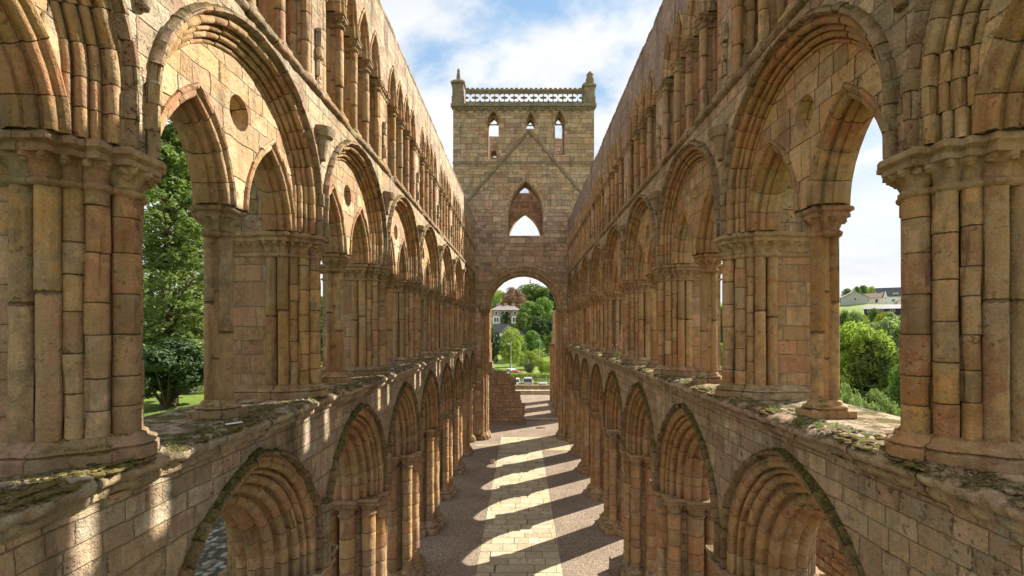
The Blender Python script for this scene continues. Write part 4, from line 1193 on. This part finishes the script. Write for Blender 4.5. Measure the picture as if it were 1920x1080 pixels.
# ahead, through the tower arch
A = [('yellow', 935, 543, 245, 'rounded green tree at the left edge of the tower arch above the villa', 42),
     ('copper', 962, 538, 235, 'large copper beech with purple-brown crown behind the villa', 46),
     ('round2', 998, 531, 265, 'broad green tree on the skyline right of the copper beech', 66),
     ('round1', 1022, 538, 255, 'second skyline tree, right of the broad one under the arch crown', 40),
     ('conifer', 994, 519, 300, 'dark spiky conifer rising above the skyline trees', 18),
     ('dark', 1040, 540, 230, 'dark tree at the right edge of the tower arch skyline', 40),
     ('round1', 992, 563, 185, 'tall mid-green tree in the middle of the slope right of the villa', 42),
     ('round2', 1020, 556, 190, 'pale green tree on the slope behind the dark one at right', 40),
     ('dark', 1026, 598, 165, 'very dark green tree low on the slope at right', 40),
     ('round2', 996, 618, 155, 'compact green tree in front of the dark slope trees', 36),
     ('yellow', 957, 612, 130, 'rounded yellow-green tree behind the left lamp post', 46),
     ('dark', 922, 610, 128, 'dark green tree left of the yellow-green one', 30),
     ('round1', 982, 585, 178, 'leafy tree beside the right end of the villa', 30),
     ('dark', 1008, 590, 160, 'dark green tree in front of the mid-slope trees', 34),
     ('round2', 1040, 620, 150, 'green tree low on the slope by the right jamb', 34),
     ('round1', 975, 632, 140, 'small green tree right of the yellow-green one', 24),
     ('bush', 1000, 650, 132, 'small bushy tree below the middle of the slope', 30),
     ('round1', 1044, 580, 170, 'green tree half hidden by the right jamb of the arch', 34)]
for k, x, y, Y, lab, w in A: tree_at(k, x, y, Y, lab, w * 1.45)
B_ = [('grey', 992, 668, 100, 'pale grey-green willow bush right of the parked cars', 26), ('bush', 1015, 665, 96, 'yellow-green bush beside the willow bush', 24), ('bush', 1030, 672, 94, 'light green bush at the right end of the hedge', 20)]
for k, x, y, Y, lab, w in B_: tree_at(k, x, y, Y, lab, w, cat='bush')
tree_at('bush', 940, 597, 205, 'clipped shrub in the villa garden at left', 16, cat='bush')
tree_at('bush', 958, 603, 200, 'bright garden shrub below the villa windows', 20, cat='bush')
tree_at('bush', 972, 590, 204, 'green shrub at the right corner of the villa', 18, cat='bush')

# right, through the second bay
RT = [('near3', 1604, 600, 62, 'bushy yellow-green tree right of the free column, nearest the shaft', 95, 'near2'),
      ('near3', 1672, 592, 70, 'grey-green tree in the middle right opening', 100, None),
      ('near1', 1638, 628, 60, 'darker green tree between two paler ones in the right opening', 84, None),
      ('near1', 1700, 672, 50, 'bright green tree close to the right pier edge', 62, None)]
for k, x, y, Y, lab, w, alt in RT: tree_at(alt or k, x, y, Y, lab, w * 1.7)
tree_at('grey', 1635, 712, 44, 'pale willow bush low behind the mossy right ledge', 110, cat='bush')
tree_at('grey', 1590, 700, 47, 'second pale willow bush partly behind the free column', 70, cat='bush')
tree_at('grey', 1700, 735, 42, 'low willow bush beside the right pier', 60, cat='bush')
tree_at('near3', 1600, 578, 95, 'pale tree below the first houses on the right slope', 60)
tree_at('near2', 1650, 584, 105, 'yellowish tree in front of the long dark-roofed house', 50)
tree_at('near1', 1580, 575, 88, 'green tree behind the free column on the right slope', 60)
tree_at('near1', 1352, 565, 75, 'dark tree seen in the narrow gap between right column and pier', 70)
tree_at('near2', 1356, 640, 58, 'lighter tree low in the narrow right gap', 50)
tree_at('round1', 1618, 534, 360, 'dark rounded tree on the ridge among the houses', 22)
tree_at('round2', 1606, 536, 355, 'pale tree left of the dark ridge tree', 18)
tree_at('yellow', 1634, 536, 372, 'autumn-tinted tree right of the dark ridge tree', 22)
tree_at('round1', 1588, 540, 380, 'green ridge tree at the left of the right opening', 20)
tree_at('round2', 1660, 545, 375, 'low ridge tree between the houses', 22)
tree_at('round1', 1698, 535, 380, 'ridge tree behind the tall gabled house', 22)
tree_at('near2', 1610, 582, 130, 'yellow-green tree below the pale bungalow', 44)
tree_at('near3', 1668, 582, 125, 'grey-green tree in front of the right-hand houses', 50)
tree_at('near1', 1696, 584, 118, 'green tree below the small gabled house by the pier', 50)
tree_at('round1', 1640, 576, 150, 'dark green garden tree between the bungalow and the long building', 26)
plant_tree('near1', 56, 80, 'green tree mostly hidden by the free column of the second right bay', 11, 10)
plant_tree('near3', 68, 104, 'pale tree mostly hidden by the pier left of the free right column', 11, 10)
plant_tree('round1', -33, 76, 'dark tree seen in the narrow slit between left pier and column', 16, 9)

# ------------------------------------------------------------------ houses
def part(mb, name, mat, parent, smooth=0): return mb.obj(name, mat, parent, smooth=smooth)
def gable_house(label, loc, rz, L, D, wh, rh, wallm, roofm, dormers=0, wins=3, chim=True, cat='house', floors=1):
    root = empty('house', label, cat, loc, rz)
    mb = MB(); base = -3
    mb.box(-L / 2, L / 2, -D / 2, D / 2, base, wh)
    for s in (-1, 1):
        mb.face([Vector((s * L / 2, -D / 2, wh)), Vector((s * L / 2, D / 2, wh)), Vector((s * L / 2, 0, wh + rh))])
    part(mb, 'wall', wallm, root)
    mb = MB(); ov = .35; t = .18; k = rh / (D / 2)
    for s in (-1, 1):
        e = Vector((0, s * (D / 2 + ov), wh - ov * k)); r_ = Vector((0, 0, wh + rh))
        a = [Vector((x, p.y, p.z)) for p in (e, r_) for x in (-L / 2 - ov, L / 2 + ov)]
        b = [p + Vector((0, 0, t)) for p in a]
        mb.face([a[0], a[1], a[3], a[2]]); mb.face([b[0], b[1], b[3], b[2]])
        mb.face([a[0], a[1], b[1], b[0]]); mb.face([a[0], a[2], b[2], b[0]]); mb.face([a[1], a[3], b[3], b[1]])
    rf = part(mb, 'roof', roofm, root)
    if chim:
        mb = MB(); mb.box(L * .32, L * .32 + .9, -.35, .35, wh + rh * .6, wh + rh + 1.0); mb.box(L * .32 + .2, L * .32 + .4, -.1, .1, wh + rh + 1, wh + rh + 1.3)
        part(mb, 'chimney', wallm, rf)
    for i in range(dormers):
        x = (i + .5) * L / dormers - L / 2; y0 = -D / 2 + .5; zc = wh + .25
        mb = MB(); mb.box(x - 1.0, x + 1.0, y0, -.2, zc, zc + 1.25); mb.box(x - 1.2, x + 1.2, y0 - .25, 0, zc + 1.255, zc + 1.42)
        dm = part(mb, 'dormer', wallm, rf)
        mb = MB(); mb.box(x - .8, x + .8, y0 - .03, y0 + .05, zc + .2, zc + 1.1); mb.m = 1; mb.box(x - .72, x - .04, y0 - .05, y0, zc + .28, zc + 1.02); mb.box(x + .04, x + .72, y0 - .05, y0, zc + .28, zc + 1.02)
        mb.obj('window', [M_WHITE, M_GLASS], dm, smooth=0)
    for fl in range(floors):
        for i in range(wins):
            x = (i + .5) * L / wins - L / 2; z = .9 + fl * 2.7
            mb = MB(); mb.box(x - .75, x + .75, -D / 2 - .04, -D / 2 + .04, z, z + 1.25); w = part(mb, 'window', M_WHITE, root)
            mb = MB(); mb.box(x - .66, x - .04, -D / 2 - .06, -D / 2, z + .08, z + 1.17); mb.box(x + .04, x + .66, -D / 2 - .06, -D / 2, z + .08, z + 1.17); part(mb, 'pane', M_GLASS, w)
    for s in (-1, 1):
        mb = MB(); X = s * L / 2; mb.box(X - .04, X + .04, -.6, .6, wh - 1.6, wh - .3); w = part(mb, 'window', M_WHITE, root)
        mb = MB(); mb.box(X - .06, X + .06, -.5, .5, wh - 1.5, wh - .4); part(mb, 'pane', M_GLASS, w)
    mb = MB(); mb.box(-.5 + L * .12, .45 + L * .12, -D / 2 - .05, -D / 2 + .03, 0, 2.1); part(mb, 'door', M_DARKT, root)
    return root
def house_at(pxx, pybase, Y, label, rz, L, D, wh, rh, *a, **k):
    if pxx > 1400: Y *= 1.32
    p = px(pxx, pybase, Y); return gable_house(label, (p.x, Y, min(p.z, gh(p.x, Y) + .6) if pxx > 1400 else p.z), rz, L, D, wh, rh, *a, **k)
house_at(1598, 566, 185, 'pale gable-ended bungalow with brown roof at the left of the right-hand opening', rad(-115), 13, 11, 2.6, 3.2, M_GREYR, M_TILE)
house_at(1636, 563, 205, 'wide cream house with tan roof in the middle of the right-hand slope', rad(-40), 17, 9, 3.0, 2.6, M_CREAM, M_TILE, 0, 4)
house_at(1640, 550, 230, 'long low house with dormers behind the cream one', rad(-30), 22, 9, 3.0, 3.0, M_GREYR, M_TILE, 3, 4)
house_at(1690, 566, 190, 'white house with steep dark roof and dormer at right', rad(-25), 14, 9, 4.0, 4.2, M_WHITE, M_SLATE, 2, 3)
house_at(1680, 552, 215, 'tall white gabled house with dark roof on the ridge', rad(-30), 20, 9, 5.0, 4.4, M_WHITE, M_SLATE, 3, 4, floors=2)
house_at(1702, 575, 165, 'small white gabled house at the right edge beside the pier', rad(-120), 9, 9, 2.6, 3.0, M_WHITE, M_TILE)
house_at(1684, 590, 140, 'long low dark-roofed building above the riverside trees', rad(-38), 22, 7, 2.4, 1.6, M_DARKT, M_SLATE, 0, 6, False)

# villa ahead
p = px(949, 607, 205)
villa = empty('villa', 'grey stone villa with hipped roof and two white bay windows on the slope', 'house', (p.x, 205, p.z))
mb = MB(); mb.box(-6.3, 6.3, -5, 5, -4, 6.0); mb.box(-6.45, 6.45, -5.15, 5.15, 5.7, 5.95); part(mb, 'wall', M_VILLA, villa)
mb = MB(); e = [Vector((-6.9, -5.6, 5.96)), Vector((6.9, -5.6, 5.96)), Vector((6.9, 5.6, 5.96)), Vector((-6.9, 5.6, 5.96))]; r1, r2 = Vector((-3, 0, 8.3)), Vector((3, 0, 8.3))
mb.face([e[0], e[1], r2, r1]); mb.face([e[1], e[2], r2]); mb.face([e[2], e[3], r1, r2]); mb.face([e[3], e[0], r1]); mb.face(e)
rf = part(mb, 'roof', simple('lead_purple_slates', (.24, .19, .20), .7, .3, nscale=8, namp=.25), villa)
for x in (-3.6, -.3, 3.2):
    mb = MB(); mb.box(x - .8, x + .8, -.4, .4, 7.2, 9.0)
    for q in (-.5, 0, .5): mb.box(x + q - .13, x + q + .13, -.13, .13, 9.0, 9.5)
    part(mb, 'chimney', M_VILLA, rf)
for x in (-4.1, 4.1):
    mb = MB(); mb.bevbox(x - 1.6, x + 1.6, -6.0, -4.9, -.3, 3.2, .5); w = mb.obj('bay_window', M_WHITE, villa, smooth=20)
    mb = MB()
    for q in (-.55, .55): mb.box(x + q - .42, x + q + .42, -6.03, -5.9, .7, 2.7)
    part(mb, 'pane', M_GLASS, w)
for x in (-4.1, 0, 4.1):
    mb = MB(); mb.box(x - .65, x + .65, -5.06, -4.95, 3.9, 5.4); w = part(mb, 'window', M_WHITE, villa)
    mb = MB(); mb.box(x - .52, x + .52, -5.09, -5.0, 4.02, 5.28); part(mb, 'pane', M_GLASS, w)
mb = MB(); mb.box(-.7, .7, -5.08, -4.95, 0, 2.4); part(mb, 'door', M_DARKT, villa)
rs = random.Random(3); mb = MB()
for _ in range(1400):
    x = rs.gauss(0, 1.1); z = rs.uniform(-.3, 5.2)
    if noise.noise(Vector((x, z, 4))) < -.1 or abs(x) > 2.4: continue
    c = Vector((x, -5.12 - rs.random() * .15, z)); s = .16; mb.face([c + Vector((-s, 0, 0)), c + Vector((0, -.05, -s)), c + Vector((s, 0, 0)), c + Vector((0, -.1, s))], [(0, 0)] * 4)
mb.obj('ivy', L_DARK, villa, smooth=0, recalc=False)
house_at(940, 634, 165, 'small cottage with slate roof and white gable below the villa', rad(-38), 6.5, 5, 2.3, 2.6, M_WHITE, M_SLATE, 0, 1, False, cat='cottage')
house_at(962, 634, 175, 'low grey outbuilding beside the cottage', rad(5), 7, 4, 1.8, 1.1, M_VILLA, M_SLATE, 0, 1, False, cat='outbuilding')

# ------------------------------------------------------------------ road, lamp posts, hedge, railing, cars
def ribbon(name, pts, w, mat, dz, n=40):
    mb = MB(); rows = []
    for i in range(n + 1):
        t = i / n * (len(pts) - 1); k = min(int(t), len(pts) - 2); f_ = t - k
        a, b = Vector(pts[k]), Vector(pts[k + 1]); p = a.lerp(b, f_); d = (b - a).normalized(); nn = Vector((-d.y, d.x))
        rows.append([Vector((p.x + nn.x * w * s, p.y + nn.y * w * s, gh(p.x + nn.x * w * s, p.y + nn.y * w * s) + dz)) for s in (-.5, -.25, 0, .25, .5)])
    mb.grid(rows, [[(q.x, q.y) for q in r] for r in rows]); return structure(mb.obj(name, mat, None, smooth=60, recalc=False))
ribbon('road', [(-90, 78), (-20, 77.5), (40, 77), (80, 76)], 8.5, M_ASPH, .03, 60)
ribbon('car_park', [(-30, 106), (-2, 106), (20, 108)], 16, M_ASPH, .035, 40)

rs = random.Random(8); mb = MB()
for _ in range(15000):
    x = rs.uniform(-9, 13); y = 84.5 + rs.uniform(-.75, .75); z = rs.random() ** .6 * 1.9
    top = 1.75 + .15 * noise.noise(Vector((x * .8, y, 0))); z = min(z, top) + rs.gauss(0, .05); s = rs.uniform(.06, .13)
    c = Vector((x, y, gh(x, y) + z)); a = Vector((rs.gauss(0, 1), rs.gauss(0, 1), rs.gauss(0, .6))).normalized(); b = a.cross(Vector((rs.gauss(0, 1), rs.gauss(0, 1), rs.gauss(0, 1)))).normalized()
    mb.face([c - a * s, c - b * s * .6, c + a * s, c + b * s * .6], [(0, 0)] * 4)
o = mb.obj('clipped_hedge', L_YEL, None, (2, 84.5, -1), 0, Vector((2, 84.5, -1)), recalc=False); tag(o, 'long clipped yellow-green hedge behind the roadside railing', 'hedge')
mb = MB(); zr = gh(2, 82)
for i in range(15):
    x = -9 + i * 1.55; mb.tube([(x, 82, zr), (x, 82, zr + 1.1)], [.03, .03], 6)
rl = mb.obj('roadside_railing', M_STEEL, None, (2, 82, zr), 40, Vector((2, 82, zr))); tag(rl, 'thin grey metal railing along the roadside in front of the hedge', 'railing')
for z in (.55, 1.08):
    mb = MB(); mb.tube([(-11, 0, z), (10.8, 0, z)], [.028, .028], 6); mb.obj('rail', M_STEEL, rl, smooth=40)

def lamp_post(pxx, pytop, Y, label):
    p = px(pxx, pytop, Y); z = gh(p.x, Y); H = p.z - z
    r_ = empty('street_lamp', label, 'lamp post', (p.x, Y, z), 0, 'street lamps by the car park')
    mb = MB(); mb.tube([(0, 0, 0), (0, 0, 1.2), (0, 0, 1.25), (0, 0, H)], [.13, .13, .085, .06], 8); mb.obj('pole', M_STEEL, r_, smooth=40)
    mb = MB(); mb.tube([(0, 0, H - .05), (-.1, -.05, H + .08), (-.35, -.1, H + .1)], [.05, .045, .05], 6); mb.obj('arm', M_STEEL, r_, smooth=40)
    mb = MB(); mb.bevbox(-.85, -.3, -.25, .05, H + .03, H + .18, .05); mb.obj('lamp_head', M_STEEL, r_, smooth=30)
lamp_post(958, 646, 98, 'tall grey lamp post at left, in front of the yellow-green tree')
lamp_post(1012, 639, 118, 'tall grey lamp post at right, in front of the dark slope trees')

def car(label, loc, rz, paint, L=4.3, W=1.75, H=1.5, van=False):
    root = empty('parked_car', label, 'car', loc, rz, 'cars parked beyond the abbey')
    # side profile (x forward): (x, z bottom, z belt, half width)
    mb = MB(); st = [(-L / 2, .45, .72, .74), (-L / 2 + .08, .32, .92, .84), (-L * .35, .26, .95, .88), (0, .24, .93, .88), (L * .2, .25, .92, .88), (L * .38, .28, .80, .85), (L / 2 - .08, .32, .68, .78), (L / 2, .42, .60, .62)]
    rows = []
    for x, zb, zt, w in st:
        w *= W / 1.76; zt *= H / 1.5
        rows.append([Vector((x, s * a * w, z)) for s, a, z in ((-1, .80, zb), (-1, .98, zb + .12), (-1, 1, (zb + zt) / 2), (-1, .96, zt - .05), (-1, .85, zt), (1, .85, zt), (1, .96, zt - .05), (1, 1, (zb + zt) / 2), (1, .98, zb + .12), (1, .80, zb))])
    mb.grid(rows, None, True); mb.face(rows[0]); mb.face(rows[-1]); mb.obj('body', paint, root, smooth=45)
    xr, x1, x2, xf = (-L * .47, -L * .40, L * .05, L * .24) if van else (-L * .44, -L * .30, L * .03, L * .24)
    zb = .92 * H / 1.5; w0, w1 = W * .45, W * .37
    def cab(z, t): return [Vector((xr + (x1 - xr) * t, -(w0 + (w1 - w0) * t), z)), Vector((xf + (x2 - xf) * t, -(w0 + (w1 - w0) * t), z)), Vector((xf + (x2 - xf) * t, w0 + (w1 - w0) * t, z)), Vector((xr + (x1 - xr) * t, w0 + (w1 - w0) * t, z))]
    mb = MB(); a, b = cab(zb - .04, 0), cab(H - .06, 1); mb.grid([a, b], None, True); mb.obj('windows', M_GLASS, root, smooth=0)
    mb = MB(); a, b, c = cab(H - .10, .93), cab(H - .02, 1), cab(H, 1)
    b = [p * 1.0 for p in b]; mid = sum(b, Vector()) / 4
    c = [mid + (p - mid) * .86 + Vector((0, 0, .03)) for p in b]
    mb.grid([a, b, c], None, True); mb.face(c)
    lo, hi = cab(zb - .03, 0), cab(H - .08, .96)
    for i in range(4):
        mb.tube([lo[i], hi[i]], [.05, .045], 6)
    for s in (-1, 1): mb.tube([Vector(((xr + xf) / 2, s * w0, zb - .03)), Vector(((x1 + x2) / 2, s * w1, H - .08))], [.045, .045], 6)
    mb.obj('roof', paint, root, smooth=40)
    for sx in (-.30, .31):
        for sy in (-1, 1):
            mb = MB(); c = Vector((L * sx, sy * (W / 2 - .12), .31)); n = 18; rows = []
            for (yy, r_) in ((-.10, .22), (-.10, .30), (-.07, .32), (.07, .32), (.10, .30), (.10, .22)): rows.append([c + Vector((r_ * math.cos(2 * PI * j / n), yy, r_ * math.sin(2 * PI * j / n))) for j in range(n)])
            mb.grid(rows, None, True); wh = mb.obj('wheel', M_RUBBER, root, smooth=40)
            mb = MB(); rr = [[c + Vector((r_ * math.cos(2 * PI * j / n), sy * yy, r_ * math.sin(2 * PI * j / n))) for j in range(n)] for yy, r_ in ((.085, .22), (.10, .10), (.09, .03))]
            mb.grid(rr, None, True); mb.face(rr[-1]); mb.obj('rim', M_SILVER, wh, smooth=40)
    for s in (-1, 1):
        mb = MB(); mb.bevbox(L / 2 - .16, L / 2 - .01, s * W * .33 - .16, s * W * .33 + .16, .56, .70, .03); mb.obj('headlight', M_LAMP, root, smooth=30)
        mb = MB(); mb.bevbox(-L / 2 - .01, -L / 2 + .12, s * W * .38 - .10, s * W * .38 + .10, .70, .92, .03); mb.obj('tail_light', M_TAIL, root, smooth=30)
    return root
def car_at(pxx, Y, label, rz, paint, dz=.04, **k):
    x = (pxx - VPX) * Y / F; return car(label, (x, Y, gh(x, Y) + dz), rz, paint, **k)
car_at(990, 79, 'silver hatchback seen from behind on the road below the hedge', rad(88), M_SILVER, H=1.7, van=True)
car_at(966, 79, 'white car half hidden by the ruined wall on the road', rad(92), M_CARW, H=1.55)
car_at(1019, 75, 'low silver car whose roof just shows above the kerb wall', rad(80), M_SILVER, H=1.35)
car_at(963, 99, 'white off-road car parked beside the left lamp post', rad(-60), M_CARW, H=1.85, van=True, L=4.6)
car_at(972, 93, 'red car with white bonnet parked nearest the hedge', rad(-20), M_RED)

# ------------------------------------------------------------------ small things on the ledges
mb = MB(); mb.bevbox(-.10, .10, -.035, .035, 0, .012, .004); o = mb.obj('plaque', M_PLAQUE, None, (-3.92, 6.2, Z_SILL + .015), 30, rz=.9); tag(o, 'small white plaque lying on the mossy left ledge', 'plaque')
def fireweed(x, y, z):
    root = empty('fireweed_plant', 'pink flowering fireweed growing out of the right ledge', 'plant', (x, y, z)); rs = random.Random(4)
    ms, ml, mf = MB(), MB(), MB()
    for k in range(6):
        a = rs.uniform(0, 6.28); H = rs.uniform(.6, 1.1); top = Vector((math.cos(a) * .18, math.sin(a) * .22, H)); mid = Vector((math.cos(a) * .08, math.sin(a) * .1, H * .5))
        ms.tube([(0, 0, -.03), mid, top], [.008, .006, .003], 5)
        for q in range(22):
            t = rs.uniform(.1, .75); c = mid * (t * 2) if t < .5 else mid.lerp(top, t * 2 - 1); d = Vector((rs.gauss(0, 1), rs.gauss(0, 1), .3)).normalized(); s = Vector((-d.y, d.x, 0)).normalized() * .014
            ml.face([c, c + d * .07 + s, c + d * .14, c + d * .07 - s], [(0, 0)] * 4)
        for q in range(34):
            t = rs.uniform(.62, 1.0); c = mid.lerp(top, t * 2 - 1); d = Vector((rs.gauss(0, 1), rs.gauss(0, 1), .2)).normalized(); s = Vector((-d.y, d.x, 0)).normalized() * .016
            mf.face([c, c + d * .02 + s, c + d * .045, c + d * .02 - s], [(0, 0)] * 4)
    ms.obj('stem', L_GREEN, root, recalc=False); ml.obj('leaf', L_GREEN, root, smooth=0, recalc=False); mf.obj('flower', M_PINKF, root, smooth=0, recalc=False)
fireweed(3.9, 18.6, Z_SILL)

# ------------------------------------------------------------------ sky, sun, camera
SUN_AZ = math.atan2(.579, .815)        # angle from +X towards +Y
SUN_EL = rad(36.5)
world = bpy.data.worlds.new('World'); SC.world = world; world.use_nodes = True
nt = world.node_tree; nt.nodes.clear()
class WN(NT):
    def __init__(s, t): s.t = t
W = WN(nt)
sky = W.n('ShaderNodeTexSky', sky_type='NISHITA'); sky.sun_disc = False; sky.sun_elevation = SUN_EL
sky.sun_rotation = PI / 2 - SUN_AZ; sky.air_density = 1.0; sky.dust_density = 1.0; sky.ozone_density = 1.2
tcn = W.n('ShaderNodeTexCoord').outputs['Generated']
x_, y_, z_ = W.sep(tcn)
zz = W.m('ADD', W.m('MAXIMUM', z_, 0.0), .22)
pv = W.comb(W.m('DIVIDE', x_, zz), W.m('DIVIDE', y_, zz), 0.0)
pv = W.vm('ADD', pv, (3.4, 1.2, 0.0))
n1 = W.noise(pv, 1.15, 8, .56, dist=.35)
n2 = W.noise(W.vm('ADD', pv, (5.0, 2.0, 1.0)), 3.1, 7, .6)
cov = W.m('MULTIPLY_ADD', n2, .25, n1)
mask = W.mr(cov, .48, .61, 0, 1, True)
mask = W.m('MAXIMUM', mask, W.mr(z_, .44, .12, 0, .93, True))
shade = W.mr(W.noise(W.vm('ADD', pv, (1.0, 8.0, 2.0)), 2.2, 6, .6), .3, .7)
cloud = W.mix(shade, (6.7, 6.95, 7.3), (8.5, 8.5, 8.4))
skyc = W.mix(mask, W.mix(.65, sky.outputs[0], (3.0, 5.3, 8.1)), cloud)
bg = W.n('ShaderNodeBackground'); W.l(skyc, bg.inputs[0]); bg.inputs[1].default_value = .05
wo = W.n('ShaderNodeOutputWorld'); W.l(bg.outputs[0], wo.inputs[0])

sl = bpy.data.lights.new('sun', 'SUN'); sl.energy = 5.0; sl.angle = rad(.5); sl.color = (1, .93, .80)
so = bpy.data.objects.new('sun', sl); C.objects.link(so); so.location = (60, 60, 60)
dirv = Vector((math.cos(SUN_EL) * math.cos(SUN_AZ), math.cos(SUN_EL) * math.sin(SUN_AZ), math.sin(SUN_EL)))
so.rotation_euler = dirv.to_track_quat('Z', 'Y').to_euler()

cd = bpy.data.cameras.new('camera'); co = bpy.data.objects.new('camera', cd); C.objects.link(co)
co.location = (0, 0, EYE); co.rotation_euler = (PI / 2, 0, 0)
cd.sensor_width = 36; cd.lens = 36 * F / 1920; cd.shift_x = -(VPX - 960) / 1920; cd.shift_y = (VPY - 540) / 1920
cd.clip_start = .1; cd.clip_end = 5000
SC.camera = co
SC.view_settings.view_transform = 'Standard'; SC.view_settings.look = 'None'; SC.view_settings.exposure = 1.4; SC.view_settings.gamma = 1
SC.cycles.max_bounces = 8; SC.cycles.diffuse_bounces = 6
